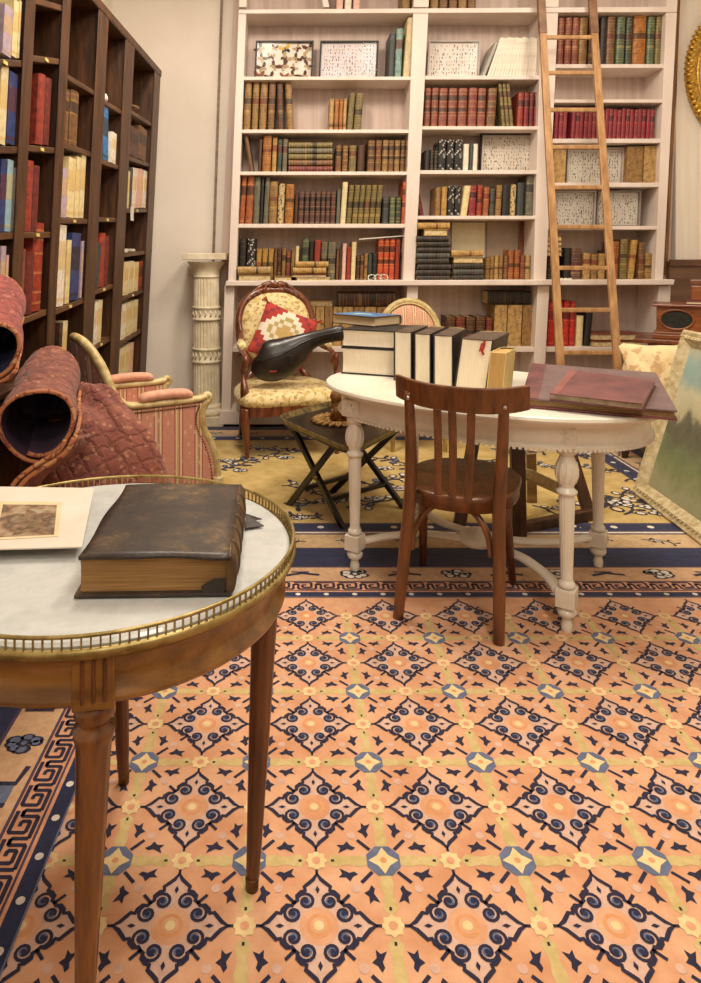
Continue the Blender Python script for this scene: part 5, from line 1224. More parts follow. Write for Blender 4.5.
for sx in (-1, 1):
    m.tube(catmull([bk_pt(0, .665, -.005), bk_pt(sx*.05, .69, -.01), bk_pt(sx*.10, .672, -.01), bk_pt(sx*.16, .63, -.01), bk_pt(sx*.2, .58, -.01)], 5), [.02, .022, .018, .02, .024, .02, .017, .016, .018, .014, .012, .014, .012, .01, .01, .012, .01, .008, .008, .006, .005], 8)
    m.tube([bk_pt(sx*(.05 + .02*math.cos(q*PI/5)), .665 + .02*math.sin(q*PI/5), -.02) for q in range(10)], .009, 6, closed=True)
    for k in range(4): m.tube([bk_pt(sx*(.07 + k*.035), .66 - k*.02, -.025), bk_pt(sx*(.095 + k*.035), .635 - k*.022, -.03)], [.013, .006], 6)
m.tube([bk_pt(-.03, .665, -.02), bk_pt(0, .69, -.03), bk_pt(.03, .665, -.02)], [.01, .026, .01], 8); m.build('carved_crest', W_WALNUT, wa)
m = MB(); rings = [[bk_pt(u_*k_, .36 + (v_-.36)*k_, -o_) for u_, v_ in bo] for k_, o_ in ((.95, .0), (.93, .018), (.85, .035), (.6, .05), (.3, .056), (.02, .058))]; m.loft(rings, caps=False)
m.loft([[bk_pt(u_*k_, .36 + (v_-.36)*k_, .02) for u_, v_ in reversed(bo)] for k_ in (.95, .02)], caps=False); m.build('back_upholstery', FLORAL, wa)

# kilim cushion
def kil():
    t = NT('kilim_weave'); c = t.n('ShaderNodeTexCoord'); sp = t.n('ShaderNodeSeparateXYZ'); t.l(c.outputs['Object'], sp.inputs[0])
    def step(a, k): return t.math('DIVIDE', t.math('FLOOR', t.math('MULTIPLY', t.math('ABSOLUTE', a), k)), k)
    d = t.math('ADD', step(sp.outputs[0], 34), step(sp.outputs[2], 34))
    r = t.ramp(d, [(0, '#c8a868'), (.035, '#e8dcc0'), (.075, '#b8a468'), (.095, '#efe4cc'), (.165, '#b23a30'), (.22, '#8a3040'), (.245, '#c24434'), (.30, '#a03038')], 'CONSTANT')
    g = t.noise(t.coord(), 60, 2); t.base(t.mix(t.math('MULTIPLY', g, .35), r, '#5a2020')); t.bump(g, .3, .003); return t.done(.9)
cu = thing('kilim_cushion', 'red kilim cushion with stepped cream diamond leaning on the walnut armchair back', 'cushion', (0, 0, 0))
cz = P3(283, 336, 4.62); cu.matrix_world = Matrix.Translation(cz) @ Matrix.Rotation(.16, 4, 'Z') @ Matrix.Rotation(-.38, 4, 'X') @ Matrix.Rotation(math.radians(24), 4, 'Y')
ROOT[cu.name] = cu.matrix_world.copy()
m = MB(); w_ = .19
def cush(sgn):
    def f(u_, v_):
        x_, y_ = (u_*2-1), (v_*2-1); e = (1-x_**4)*(1-y_**4); pin = 1 - .06*(1-abs(x_)) * (abs(y_)) - .06*(1-abs(y_))*abs(x_)
        return Vector((x_*w_*pin, sgn*.055*e**.6, y_*w_*pin)) if sgn < 0 else Vector((y_*w_*pin, sgn*.055*e**.6, x_*w_*pin))
    return f
m.grid(cush(-1), 18, 18); m.grid(cush(1), 18, 18); m.build('cushion_cover', kil(), cu)
for sx, sz in ((-1, -1), (-1, 1), (1, 1)):
    m = MB()
    for k in range(7): m.tube([(sx*w_*.97, 0, sz*w_*.97), (sx*(w_+.02) + .004*math.sin(k*2), -.01 + .004*k, sz*(w_+.015) + .006*math.cos(k)), (sx*(w_+.025) + .01*math.sin(k*2), -.01 + .006*(k-3), sz*(w_+.02) - .03)], [.007, .006, .004], 5)
    m.build('tassel', plain('orange_tassel', '#c87432', '#8c3c24', 40, .9), cu)

# instrument case on the seat
gc = thing('instrument_case', 'black leather gourd-shaped instrument case lying across the walnut armchair seat', 'case', P3(275, 385, 4.36))
CASEM = plain('black_case_leather', '#2c2420', '#18120f', 12, .38, bump=.1, coat=.2)
pth = [P3(252.5, 361, 4.34), P3(256, 362.5, 4.34), P3(263, 363, 4.34), P3(272, 361, 4.345), P3(283, 357, 4.35), P3(293, 351, 4.35), P3(302, 345, 4.35), P3(311, 340.5, 4.35), P3(322, 337, 4.34), P3(333, 334.5, 4.33), P3(341, 333, 4.33), P3(345, 332.5, 4.33)]
rr_ = [.02, .085, .125, .145, .138, .115, .082, .062, .052, .052, .054, .03]
m = MB(); m.tube(catmull(pth, 4), [v.x for v in catmull([(q_, 0, 0) for q_ in rr_], 4)], 24, flat=((.52, .92), (0, 0, 1))); m.build('case_body', CASEM, gc, world=True)
m = MB()
for i in range(len(pth)-1): pass
seam = [p + Vector((0, -.001, 0)) for p in pth]; cp = catmull(pth, 4); cr = [v.x for v in catmull([(q_, 0, 0) for q_ in rr_], 4)]
m.tube([cp[i] + Vector((0, -cr[i]*.5, cr[i]*.22)) for i in range(3, len(cp)-2)], .006, 6); m.build('seam', BLACKW, gc, world=True)
m = MB(); m.box(P3(273, 371.5, 4.26), (.045, .006, .012)); m.build('red_clasp', plain('red_leather', '#8c2c22'), gc, bevel=.002, world=True)
m = MB(); hp = P3(291, 359, 4.27); m.box(hp, (.03, .008, .05)); m.build('latch', IRON, gc, bevel=.003, world=True)

# ------------------------------------------------------------------ rose-striped bergere (local +X is its front)
BO = Vector((-.655, 3.10, 0)); BA = math.radians(31)
be = thing('rose_armchair', 'low cream-framed bergere armchair in rose striped fabric beside the dark bookcase', 'armchair', BO, BA)
HW, AZ, BX, FXX = .245, .650, -.20, .185      # half width, arm height, back plane, front
for sy in (-1, 1):
    y_ = sy*HW
    m = MB(); pth = catmull([(BX-.01, y_, AZ+.03), (BX+.04, y_, AZ), (BX+.2, y_, AZ-.004), (FXX-.06, y_, AZ-.004), (FXX-.01, y_, AZ+.004)], 5); m.tube(pth, .019, 10, flat=((1.25, .8), (0, 0, 1)))
    m.tube([(FXX-.005+.016*math.cos(t*PI/5), y_, AZ-.004+.016*math.sin(t*PI/5)) for t in range(10)], .014, 8, closed=True); m.build('arm_rail', CREAM_FR, be)
    m = MB(); pth = catmull([(FXX-.005, y_, AZ-.01), (FXX-.03, y_, AZ-.06), (FXX-.025, y_, AZ-.13), (FXX+.01, y_, AZ-.20), (FXX+.035, y_, AZ-.28), (FXX+.045, y_, AZ-.36)], 5); m.tube(pth, .02, 10); m.build('arm_post', CREAM_FR, be)
    m = MB(); pth = catmull([(FXX+.045, y_, AZ-.35), (FXX+.035, y_, .20), (FXX+.015, y_, .1), (FXX+.02, y_, 0)], 5); m.tube(pth, [.028 - .016*i/(len(pth)-1) for i in range(len(pth))], 10); m.build('front_leg', CREAM_FR, be)
    m = MB(); m.tube([(BX, y_*.9, .3), (BX-.02, y_*.9, .15), (BX-.06, y_*.9, 0)], [.026, .02, .014], 10); m.build('back_leg', CREAM_FR, be)
    m = MB(); m.tube(catmull([(BX+.08, y_, AZ+.012), (BX+.11, y_, AZ+.028), (BX+.20, y_, AZ+.032), (BX+.28, y_, AZ+.026), (BX+.31, y_, AZ+.012)], 4), [.012, .02, .026, .028, .028, .028, .028, .028, .028, .028, .028, .028, .028, .026, .022, .018, .012][:17], 10, flat=((1, .75), (0, 0, 1))); m.build('arm_pad', PADPINK, be)
    # outside and inside panels
    m = MB(); prof = [(FXX-.03, AZ-.02), (FXX-.045, AZ-.06), (FXX-.04, AZ-.13), (FXX-.005, AZ-.20), (FXX+.02, AZ-.28), (FXX+.03, AZ-.37), (BX, AZ-.37), (BX, AZ-.02)]
    a = [(x_, y_ + .014, z_) for x_, z_ in prof]; b = [(x_, y_ - .014, z_) for x_, z_ in prof]; n = len(prof)
    m.add(a + b, [tuple(range(n)), tuple(reversed(range(n, 2*n)))] + [(k, n+k, n+(k+1) % n, (k+1) % n) for k in range(n)]); m.build('side_panel', PINKX, be)
    m = MB()
    for k in range(34):
        x_ = BX + .03 + k*(FXX-.08-BX)/34; m.lathe([(.0045, 0), (.003, .003), (.0005, .004)], 6, M=Matrix.Translation((x_, y_ + sy*.015, AZ-.03)) @ Matrix.Rotation(-sy*PI/2, 4, 'X'))
    fp = catmull([(FXX-.045, y_ + sy*.015, AZ-.03), (FXX-.06, y_ + sy*.015, AZ-.07), (FXX-.055, y_ + sy*.015, AZ-.13), (FXX-.02, y_ + sy*.015, AZ-.20), (FXX+.005, y_ + sy*.015, AZ-.28), (FXX+.015, y_ + sy*.015, AZ-.36)], 6)
    for p in fp[::1]: m.lathe([(.0045, 0), (.003, .003), (.0005, .004)], 6, M=Matrix.Translation(p) @ Matrix.Rotation(-sy*PI/2, 4, 'X'))
    m.build('nailhead_trim', plain('nailheads', '#8a6a3c', '#5c4424', 20, .4, .6), be)
m = MB(); m.span((BX, -HW+.01, .25), (FXX+.03, HW-.01, .33)); m.build('seat_rail', CREAM_FR, be, bevel=.01)
m = MB(); m.loft([[Vector((x_*k_ , y_*k_, z_)) for x_, y_ in ((BX+.02, -HW+.02), (FXX+.02, -HW+.02), (FXX+.04, 0), (FXX+.02, HW-.02), (BX+.02, HW-.02))] for k_, z_ in ((1, .33), (1.0, .44), (.95, .46), (.02, .475))], sm=False); m.build('seat_cushion', PINKX, be, bevel=.02)
def bpt(t, zf, off=0):
    """Point on the arched, reclined back: t sideways -1..1, zf 0..1 up to the arch."""
    top = .40 + (AZ - .40) * 1 + .285 * math.sqrt(max(0, 1 - abs(t)**2.6)) - .02; z_ = .33 + (top - .33) * zf
    return Vector((BX - .05*max(0, (z_ - .45))/.45 - .07*(1 - t*t) + off, t*HW*(1 - .12*max(0, z_-AZ)/.3), z_))
m = MB(); m.grid(lambda u_, v_: bpt(u_*2-1, v_*.985, .016), 22, 12); m.build('back_inside', PINKY, be)
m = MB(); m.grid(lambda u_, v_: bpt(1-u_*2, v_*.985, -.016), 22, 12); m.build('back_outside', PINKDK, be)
m = MB(); pth = [bpt(-1, .75)] + [bpt(-1 + 2*i/28, 1) for i in range(29)] + [bpt(1, .75)]
m.tube([bpt(-1, q_) for q_ in (.2, .5, .8)] + [bpt(math.sin(-PI/2 + PI*i/30), 1) for i in range(31)] + [bpt(1, q_) for q_ in (.8, .5, .2)], .02, 10); m.build('back_frame', CREAM_FR, be)

# ------------------------------------------------------------------ oval-backed rose chair behind the table
pc = thing('rose_side_chair', 'cream oval-backed chair with rose striped fabric, behind the books on white table', 'chair', (X(413.5, 4.62), 4.62, 0))
m = MB(); ov = [(.205*math.cos(2*PI*k/40), .735 + .225*math.sin(2*PI*k/40)) for k in range(40)]
def pb(u_, z_, off=0): return Vector((u_, .12 + .18*(z_-.5) + off, z_))
m.tube([pb(*p) for p in ov], .021, 10, closed=True); m.tube([pb(.19*math.cos(2*PI*k/40), .735 + .208*math.sin(2*PI*k/40), -.018) for k in range(40)], .007, 6, closed=True)
for sx in (-1, 1): m.tube([pb(sx*.12, .56), Vector((sx*.17, .125, .44))], .02, 8)
m.build('back_frame', CREAM_FR, pc)
m = MB(); m.loft([[pb(u_*k_, .735 + (z_-.735)*k_, -o_) for u_, z_ in ov] for k_, o_ in ((.92, 0), (.85, .018), (.5, .03), (.02, .033))], caps=False); m.loft([[pb(u_*k_, .735 + (z_-.735)*k_, .012) for u_, z_ in reversed(ov)] for k_ in (.95, .02)], caps=False)
m.build('back_panel', stripes('rose_stripe_small', 'X', 14, '#dba884', '#ecd6ae', '#c0786a'), pc)
m = MB(); m.loft([[Vector((x_*k_, y_*k_ - .06, z_)) for x_, y_ in [(.22*math.cos(2*PI*k/28), .2*math.sin(2*PI*k/28)) for k in range(28)]] for k_, z_ in ((.95, .38), (1, .385), (1, .42), (.9, .42))], sm=False); m.build('seat_rail', CREAM_FR, pc)
m = MB(); m.loft([[Vector((x_*k_, y_*k_ - .06, z_)) for x_, y_ in [(.21*math.cos(2*PI*k/28), .19*math.sin(2*PI*k/28)) for k in range(28)]] for k_, z_ in ((1, .42), (1, .44), (.85, .465), (.4, .475), (.02, .477))]); m.build('seat_cushion', PINKX, pc)
for sx in (-1, 1):
    m = MB(); m.tube([(sx*.17, -.2, .39), (sx*.17, -.2, .34), (sx*.17, -.205, 0)], [.028, .024, .012], 12); m.build('leg', CREAM_FR, pc)
    m = MB(); m.tube([(sx*.17, .11, .40), (sx*.17, .12, .3), (sx*.175, .17, 0)], [.022, .02, .013], 12); m.build('leg', CREAM_FR, pc)

# ------------------------------------------------------------------ folding wooden stand under the far side of the table
fs = thing('folding_stand', 'brown wooden folding stand on the straw yellow rug behind the white table', 'stand', (1.1, 3.15, 0))
def fsb(a, b, w_, h_, name, mat=W_STAND, up=(0, 0, 1)):
    m = MB(); m.bar(a, b, w_, h_, up=up); m.build(name, mat, fs, bevel=.004, world=True)
g1, g2, g3 = fl(519, 537), fl(592, 521), fl(459, 527)
fsb(g1, g1 + Vector((-.005, .02, .58)), .062, .04, 'post', up=(0, 1, 0))
fsb(g1 + Vector((0, .03, .025)), g2 + Vector((0, 0, .035)), .04, .05, 'foot_bar', W_STAND)
fsb(g2 + Vector((0, .01, .0)), Vector((X(553, 3.42), 3.42, .56)), .055, .035, 'diagonal_brace', up=(0, 1, 0))
fsb(g3, Vector((X(480, 3.32), 3.32, .56)), .055, .035, 'post', up=(0, 1, 0))
fsb(Vector((X(527, 3.2), 3.2, Zz(474, 3.2))), Vector((X(562, 3.45), 3.45, Zz(490, 3.45))), .05, .05, 'crossbar', W_LIGHT)
fsb(Vector((X(470, 3.26), 3.3, .53)), Vector((X(556, 3.42), 3.38, .53)), .04, .04, 'top_bar')
fsb(Vector((X(532, 3.5), 3.5, 0)), Vector((X(531, 3.46), 3.46, .27)), .05, .02, 'post', W_LIGHT, up=(0, 1, 0))

# ------------------------------------------------------------------ leaning painting
pa, pbn = Vector((1.836, 3.63, 0)), Vector((1.78, 2.55, 0)); ptop = Vector((2.10, 3.63, .872)) - pa
pn = thing('leaning_painting', 'landscape oil painting in carved cream-gold frame leaning by the floral armchair', 'painting', (pa + pbn) / 2)
ex = (pbn - pa); Lp = ex.length; ex.normalize(); ez = (ptop - ex * ptop.dot(ex)); Hp = ez.length; ez.normalize(); en = ez.cross(ex).normalized()
if en.x > 0: en = -en
def pp_(u_, v_, o_): return pa + ex*u_ + ez*v_ + en*o_
fwid = .085
m = MB(); prof = [(0, 0), (0, .03), (.012, .042), (.03, .038), (.045, .046), (.06, .03), (fwid, .012), (fwid, 0)]
rings = []
for (u_, v_), (du, dv_) in (((0, 0), (1, 1)), ((Lp, 0), (-1, 1)), ((Lp, Hp), (-1, -1)), ((0, Hp), (1, -1))): rings.append([pp_(u_ + du*a, v_ + dv_*a, b) for a, b in prof])
m.loft(rings, sm=False, closed=True)
for side in range(4):
    n = 34 if side % 2 == 0 else 26
    for k in range(n):
        t = (k+.5)/n; u_, v_ = ((t*Lp, .036), (Lp-.036, t*Hp), (t*Lp, Hp-.036), (.036, t*Hp))[side]
        m.tube([pp_(u_-.006, v_, .038), pp_(u_, v_, .043), pp_(u_+.006, v_, .038)], [.003, .006, .003], 6)
m.build('frame', plain('cream_gold_carved', '#cfc09a', '#a99468', 30, .55, bump=.1), pn, world=True)
def landscape():
    t = NT('landscape_painting'); c = t.n('ShaderNodeTexCoord'); sp = t.n('ShaderNodeSeparateXYZ'); t.l(c.outputs['Object'], sp.inputs[0])
    v = t.coord((1, 1, 1)); f = t.noise(v, 6, 6, .65); f2 = t.noise(v, 14, 5); hgt = t.math('ADD', sp.outputs[2], t.math('MULTIPLY', t.math('SUBTRACT', f, .5), .28))
    r = t.ramp(hgt, [(.14, '#8a8c6c'), (.22, '#64764a'), (.31, '#54694a'), (.36, '#3c4638'), (.44, '#444a42'), (.48, '#b4ae8c'), (.58, '#c3c0a4'), (.66, '#7fa4a4'), (.74, '#8fb0ac'), (.82, '#bdbea6')])
    t.base(t.mix(t.math('MULTIPLY', f2, .3), r, '#c9bb92')); t.bump(f2, .2, .003); return t.done(.45)
m = MB(); m.add([pp_(fwid, fwid, .014), pp_(Lp-fwid, fwid, .014), pp_(Lp-fwid, Hp-fwid, .014), pp_(fwid, Hp-fwid, .014)], [(0, 1, 2, 3)]); m.build('canvas', landscape(), pn, world=True)
m = MB(); m.add([pp_(0, 0, -.002), pp_(Lp, 0, -.002), pp_(Lp, Hp, -.002), pp_(0, Hp, -.002)], [(3, 2, 1, 0)]); m.build('backing_board', plain('backing', '#8a6a48'), pn, world=True)

# ------------------------------------------------------------------ floral armchair behind the painting
fa = thing('floral_armchair', 'armchair covered in yellow floral cotton behind the leaning painting', 'armchair', (2.38, 4.04, 0))
for p in ((-.29, -.22), (-.29, .24), (.29, -.22), (.29, .24)):
    m = MB(); m.tube([(p[0]*.98, p[1], .22), (p[0], p[1], .1), (p[0]*1.04, p[1]*1.02, 0)], [.032, .026, .018], 10); m.build('leg', plain('dark_chair_leg', '#4a2c1a', '#2c1a10', 10, .35), fa)
def soft(m, c, d, k=.28, n=10):
    """Pillowy block."""
    def f(u_, v_):
        th, ph = u_*2*PI, (v_-.5)*PI; e = .45
        g = lambda x_: math.copysign(abs(x_)**e, x_)
        return Vector((c[0] + d[0]/2*g(math.cos(ph))*g(math.cos(th)), c[1] + d[1]/2*g(math.cos(ph))*g(math.sin(th)), c[2] + d[2]/2*g(math.sin(ph))))
    m.grid(f, 32, 16)
m = MB(); soft(m, (0, -.02, .33), (.66, .56, .24)); m.build('seat', FLORAL2, fa)
m = MB(); soft(m, (.26, -.02, .46), (.16, .52, .26)); m.build('arm', FLORAL2, fa)
m = MB(); soft(m, (0, .21, .47), (.64, .16, .40)); m.build('back', FLORAL2, fa)
fc_ = thing('floral_cushion', 'plump pale yellow floral cushion on armchair behind the leaning painting', 'cushion', (2.20, 4.0, .455))
m = MB(); w_ = .22
def cush2(sgn):
    def f(u_, v_):
        x_, y_ = u_*2-1, v_*2-1; e = max(0, (1-x_**4)*(1-y_**4)); q_ = 1 - .1*(1-x_*x_)*y_*y_ - .1*(1-y_*y_)*x_*x_
        p = Vector((x_*w_*1.12*q_, sgn*(.085*e**.55) + .008*math.sin(9*x_+5*y_), y_*w_*.72*q_ + .155))
        return Matrix.Rotation(-.35, 4, 'X') @ p
    return f if sgn < 0 else (lambda u_, v_: f(v_, u_))
m.grid(cush2(-1), 20, 20); m.grid(cush2(1), 20, 20); m.build('cushion_cover', FLORAL2, fc_)

# ------------------------------------------------------------------ side table, radio box, record stack at the right
sd = thing('side_table', 'reddish wooden side table carrying the walnut radio beside the bookcase', 'table', (2.85, 4.62, 0), math.radians(-30))
m = MB(); m.box((0, 0, .70), (.95, .50, .03)); m.build('tabletop', W_WALNUT, sd, bevel=.006)
m = MB(); m.box((0, .0, .65), (.78, .38, .07)); m.build('apron', W_WALNUT, sd)
for sx in (-1, 1):
    for sy in (-1, 1):
        m = MB(); m.tube([(sx*.37, sy*.17, .66), (sx*.37, sy*.17, 0)], [.024, .014], 8); m.build('leg', W_WALNUT, sd)
rd = thing('walnut_radio', 'walnut radio case with dark oval speaker opening on the reddish side table', 'radio', (2.88, 4.606, .7155), math.radians(-30))
m = MB(); m.span((-.40, -.18, 0), (.42, .17, .028)); m.span((-.385, -.168, .028), (.405, .16, .045)); m.build('base_moulding', W_RADIO, rd, bevel=.005)
m = MB(); m.span((-.375, -.155, .045), (.395, .15, .215)); m.build('case_body', W_RADIO, rd, bevel=.004)
m = MB(); m.span((-.40, -.18, .215), (.42, .17, .232)); m.build('lid', plain('radio_lid', '#8a4a34', '#6a3424', 8, .35, coat=.3), rd, bevel=.005)
m = MB(); ovl = [(-.255 + .1*math.cos(2*PI*k/32), .13 + .066*math.sin(2*PI*k/32)) for k in range(32)]
m.add([(x_, -.1565, z_) for x_, z_ in ovl], [tuple(range(32))]); m.build('speaker_opening', plain('dark_speaker_cloth', '#2c2c22', '#1a1a14', 40, .9), rd)
m = MB(); m.tube([(x_, -.157, z_) for x_, z_ in ovl], .008, 8, closed=True); m.build('oval_moulding', W_RADIO, rd)
rec = thing('burgundy_folder', 'flat burgundy folder with pale edges on top of the walnut radio', 'folder', (2.93, 4.575, .9485), math.radians(-30))
m = MB(); m.span((-.26, -.14, 0), (.26, .14, .006)); m.span((-.26, -.14, .018), (.26, .14, .024)); m.build('cover', plain('burgundy_board', '#7c3a3a', '#5c2828', 8, .5), rec, bevel=.001)
m = MB(); m.span((-.255, -.135, .006), (.255, .135, .018)); m.build('page_block', PAGEWZ, rec)
bx_ = thing('wooden_box', 'wooden box with steel latch on the burgundy folder, at wainscot', 'box', (2.98, 4.58, .973), math.radians(-30))
m = MB(); m.span((-.27, -.1, 0), (.25, .12, .10)); m.build('case_body', W_RADIO, bx_, bevel=.005)
m = MB(); m.span((-.275, -.105, .101), (.255, .125, .14)); m.build('lid', wood('box_lid', '#7c4a2a', '#56301a', 'x'), bx_, bevel=.006)
m = MB(); m.span((-.03, -.108, .07), (.01, -.1, .125)); m.build('latch', CHROME, bx_, bevel=.002)

# oval gilt mirror on the right part of the back wall
mi = thing('gilt_mirror', 'oval carved gilt mirror hanging high on the pale wall beyond the bookcase', 'mirror', P3(733, 74, 5.42))
ma, mb_ = .345, .47
m = MB(); m.tube([(ma*math.cos(2*PI*k/64), -.02, mb_*math.sin(2*PI*k/64)) for k in range(64)], .045, 10, closed=True)
m.tube([(ma*.86*math.cos(2*PI*k/64), -.03, mb_*.89*math.sin(2*PI*k/64)) for k in range(64)], .016, 8, closed=True)
for k in range(72):
    a = 2*PI*k/72; c_, s_ = math.cos(a), math.sin(a); m.tube([(ma*c_, -.05, mb_*s_), ((ma+.04)*math.cos(a+.05), -.055, (mb_+.04)*math.sin(a+.05)), ((ma+.06)*math.cos(a+.02), -.03, (mb_+.06)*math.sin(a+.02))], [.014, .02, .008], 6)
m.build('carved_frame', GILT, mi)
MIRR = plain('silvered_glass', '#d8d4cc', '#d0ccc4', 2, .06, 1.0)
m = MB(); m.add([(ma*.85*math.cos(2*PI*k/48), -.012, mb_*.88*math.sin(2*PI*k/48)) for k in range(48)], [tuple(reversed(range(48)))]); m.build('mirror_glass', MIRR, mi)

# ------------------------------------------------------------------ quilts at the left
def roll(name, label, a, b, ra, rb, turns, mat, lin_mat, thick=.012, start=0., group=None, flat=.0):
    """A rolled quilt: a spiral sheet from a (near, open end) to b."""
    a, b = Vector(a), Vector(b); d = (b - a).normalized(); x_ = d.cross(Vector((0, 0, 1))).normalized(); y_ = x_.cross(d).normalized()
    org = Vector((a.x, a.y, min(a.z - ra, b.z - rb))); o = thing(name, label, 'quilt', org, 0, group)
    def P(t, v, off):
        an = start + t*turns*2*PI; R_ = (ra*(1-v) + rb*v) * (.80 + .20*t) + off + .004*math.sin(an*3 + v*9)
        return a.lerp(b, v) + x_*R_*math.cos(an)*(1+flat) + y_*R_*math.sin(an) + d * (.012*math.sin(an*2))
    N_ = int(40*turns)
    m = MB(); m.grid(lambda u_, v_: P(u_, v_, 0) + Vector((0, 0, .003*math.sin(u_*turns*60)*math.sin(v_*40))), N_*2, 30); m.build('outer_cloth', mat, o, world=True)
    m = MB(); m.grid(lambda u_, v_: P(1-u_, v_, -thick), N_, 14); m.build('lining', lin_mat, o, world=True)
    m = MB(); cc_ = a.lerp(b, .45); m.grid(lambda u_, v_: cc_ + (x_*math.cos(2*PI*u_) + y_*math.sin(2*PI*u_))*v_*(ra*.55+rb*.45)*.74 + d*(.03*math.sin(6*PI*u_)*v_ + .02*math.sin(v_*7)), 24, 8); m.build('inner_fold', lin_mat, o, world=True)
    m = MB(); m.tube([P(i/N_, 0, -thick/2) for i in range(N_+1)], thick*.55, 8); m.tube([P(1, v/14, -thick/2) for v in range(15)], thick*.55, 8); m.build('binding', BINDING, o, world=True)
    m = MB(); m.tube([P(i/N_, 1, -thick/2) for i in range(N_+1)], thick*.6, 8); m.build('binding', BINDING, o, world=True)
    return o
ra_ = P3(36, 424, 1.95)
# heap of folded quilt on the floor
QO = Vector((-.70, 2.32, 0))
hq = thing('heaped_quilt', 'large brick-red patterned quilt heaped in folds below the rolled quilt', 'quilt', QO)
def heap(u_, v_):
    a = u_*2*PI; c_, s_ = math.cos(a), math.sin(a); e = .85
    rx = .325 if c_ > 0 else .24; ry = .26 if s_ > 0 else .27
    tip = 1 + .16*math.exp(-((a + .35 if a < PI else a - 2*PI + .35)/.28)**2)
    rad = v_
    x_, y_ = rx*tip*rad*math.copysign(abs(c_)**e, c_), ry*rad*math.copysign(abs(s_)**e, s_)
    prof = max(0.0, 1 - rad**2.3)
    z_ = .80*prof**.33 * (1 - .10*max(0, c_)*rad)
    w_ = min(1, prof*3)
    z_ += w_*(.022*math.sin(16*x_ + 7*y_ + 1.5*math.sin(9*y_)) + .013*math.sin(31*y_ - 19*x_ + 2*math.sin(8*x_)) + .007*math.sin(55*x_ + 40*y_ + 3*math.sin(14*y_)))
    k_ = .012*math.sin(7*a + 6*z_) * (1 - w_)
    return Vector((x_ + k_*c_, y_ + k_*s_, max(z_, 0.0)))
m = MB(); m.grid(heap, 110, 60); m.build('cloth', QUILT, hq)
roll('rolled_quilt', 'brick-red quilt rolled into an open tube with orange striped edge and purple lining', P3(38, 424, 1.93), P3(52, 374, 2.42), .118, .110, 1.25, QUILT, LINING, start=-1.9, group='rolled quilts')
# fold that falls from the roll's mouth
m = MB()
pth = [P3(76, 440, 1.925), P3(66, 456, 1.91), P3(44, 470, 1.89), P3(24, 486, 1.87), P3(10, 510, 1.86)]
pc_ = catmull(pth, 6); rq = bpy.data.objects['rolled_quilt']
m.grid(lambda u_, v_: pc_[min(int(u_*(len(pc_)-1)+.5), len(pc_)-1)] + Vector((-.012, .02 + .16*v_, .0 - .03*v_)), len(pc_)-1, 8); m.build('hanging_fold', QUILT, rq, world=True, solid=.014)
m = MB(); m.tube([p + Vector((-.012, .018, 0)) for p in pc_], .0085, 8); m.tube([p + Vector((-.026, .010, .010)) for p in pc_[2:]], .007, 8); m.build('binding', BINDING, rq, world=True)
# cabinet that carries the upper roll
cb = thing('small_cabinet', 'dark wooden bedside cabinet under the rose-red rolled quilt', 'cabinet', (-.93, 2.0, 0))
m = MB(); m.span((-.115, -.14, .05), (.075, .14, .84)); m.build('case_body', W_STAND, cb, bevel=.004)
m = MB(); m.span((-.125, -.15, .84), (.085, .15, .862)); m.build('top', W_STAND, cb, bevel=.005)
m = MB(); m.span((-.1, -.148, .1), (.06, -.139, .8)); d_ = m.build('door', W_STAND, cb, bevel=.003)
m = MB(); m.lathe([(.004, 0), (.004, .014), (.014, .02), (.016, .028), (.009, .034), (.001, .035)], 14, M=Matrix.Translation((.04, -.147, .66)) @ Matrix.Rotation(PI/2, 4, 'X')); m.build('knob', BRASS, d_)
for sx in (-1, 1):
    for sy in (-1, 1): m = MB(); m.span((sx*.08-.035, sy*.11-.02, 0), (sx*.08+.005, sy*.11+.02, .05)); m.build('foot', W_STAND, cb)
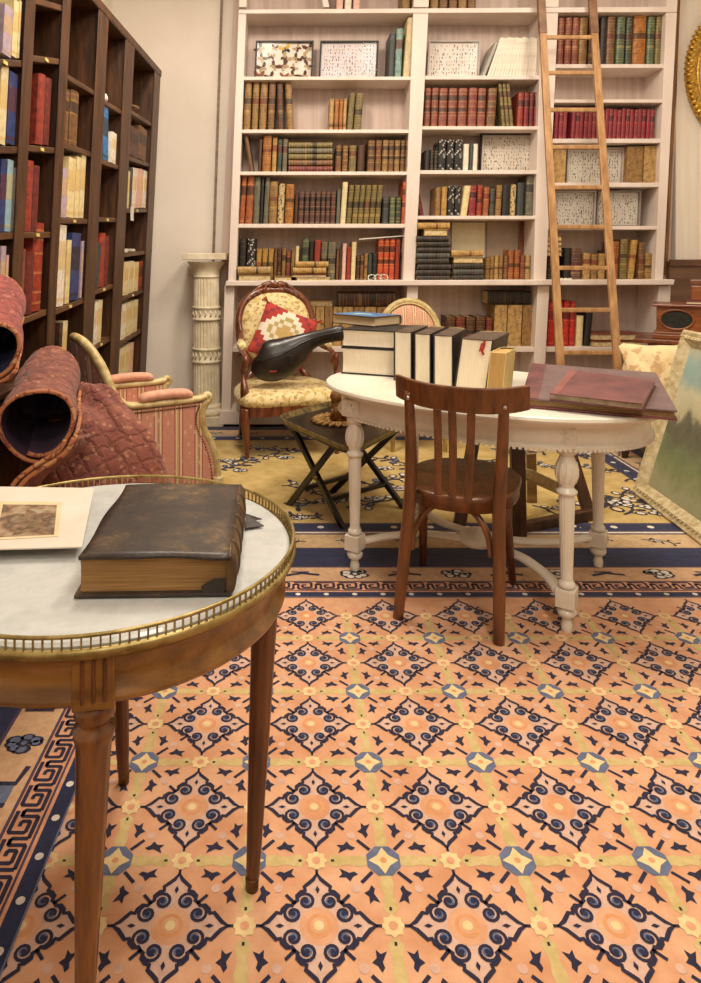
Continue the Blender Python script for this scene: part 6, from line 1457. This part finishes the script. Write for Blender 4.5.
roll('rolled_quilt', 'rose-red quilt rolled into a tube with navy lining, above the brick-red one', P3(-12, 351, 1.88), P3(-2, 301, 2.3), .100, .10, 1.2, QUILT_R, NAVYLIN, start=-1.9, group='rolled quilts')

finish_labels()
# ------------------------------------------------------------------ light and camera
def area(name, loc, size, power, color, target=None, sy=None):
    l = bpy.data.lights.new(name, 'AREA'); l.energy = power; l.color = color; l.size = size
    if sy: l.shape = 'RECTANGLE'; l.size_y = sy
    o = bpy.data.objects.new(name, l); C.objects.link(o); o.location = loc
    t = Vector(target or (loc[0], loc[1], 0)); o.rotation_euler = (t - Vector(loc)).to_track_quat('-Z', 'Y').to_euler(); return o
WARM = (1.0, .89, .74)
area('added_fill_light', (1.1, 2.6, 3.6), .5, 66, WARM, (1.0, 3.0, 0), 1.2)
area('added_fill_light', (-.35, 3.2, 3.6), .4, 75, WARM, (-.2, 3.6, 0), .9)
area('added_fill_light', (.7, .5, 3.5), .6, 42, WARM, (.3, 1.2, 0), .9)
area('added_fill_light', (2.0, 4.0, 3.65), .3, 34, WARM, (2.1, 5.3, 1.3), 1.6)
area('added_fill_light', (.4, -1.1, 3.1), 1.6, 34, (1.0, .93, .84), (.5, 3.0, .4), 1.0)  # unseen fill lamp added behind the camera to brighten the shadowed table legs
w = bpy.data.worlds.new('World'); bpy.context.scene.world = w; w.use_nodes = True
w.node_tree.nodes['Background'].inputs[0].default_value = (1.0, .9, .78, 1); w.node_tree.nodes['Background'].inputs[1].default_value = .5
cam = bpy.data.cameras.new('Camera'); co = bpy.data.objects.new('Camera', cam); C.objects.link(co)
co.location = (0, 0, H); co.rotation_euler = (PI/2, 0, 0)
cam.sensor_fit = 'VERTICAL'; cam.sensor_height = 36; cam.sensor_width = 36; cam.lens = F / 983 * 36
cam.shift_x = (350.5 - CX) / 983; cam.shift_y = -(491.5 - CY) / 983; cam.clip_start = .02
sc = bpy.context.scene; sc.camera = co
sc.view_settings.view_transform = 'Standard'; sc.view_settings.look = 'None'; sc.view_settings.exposure = -.16; sc.view_settings.gamma = 1
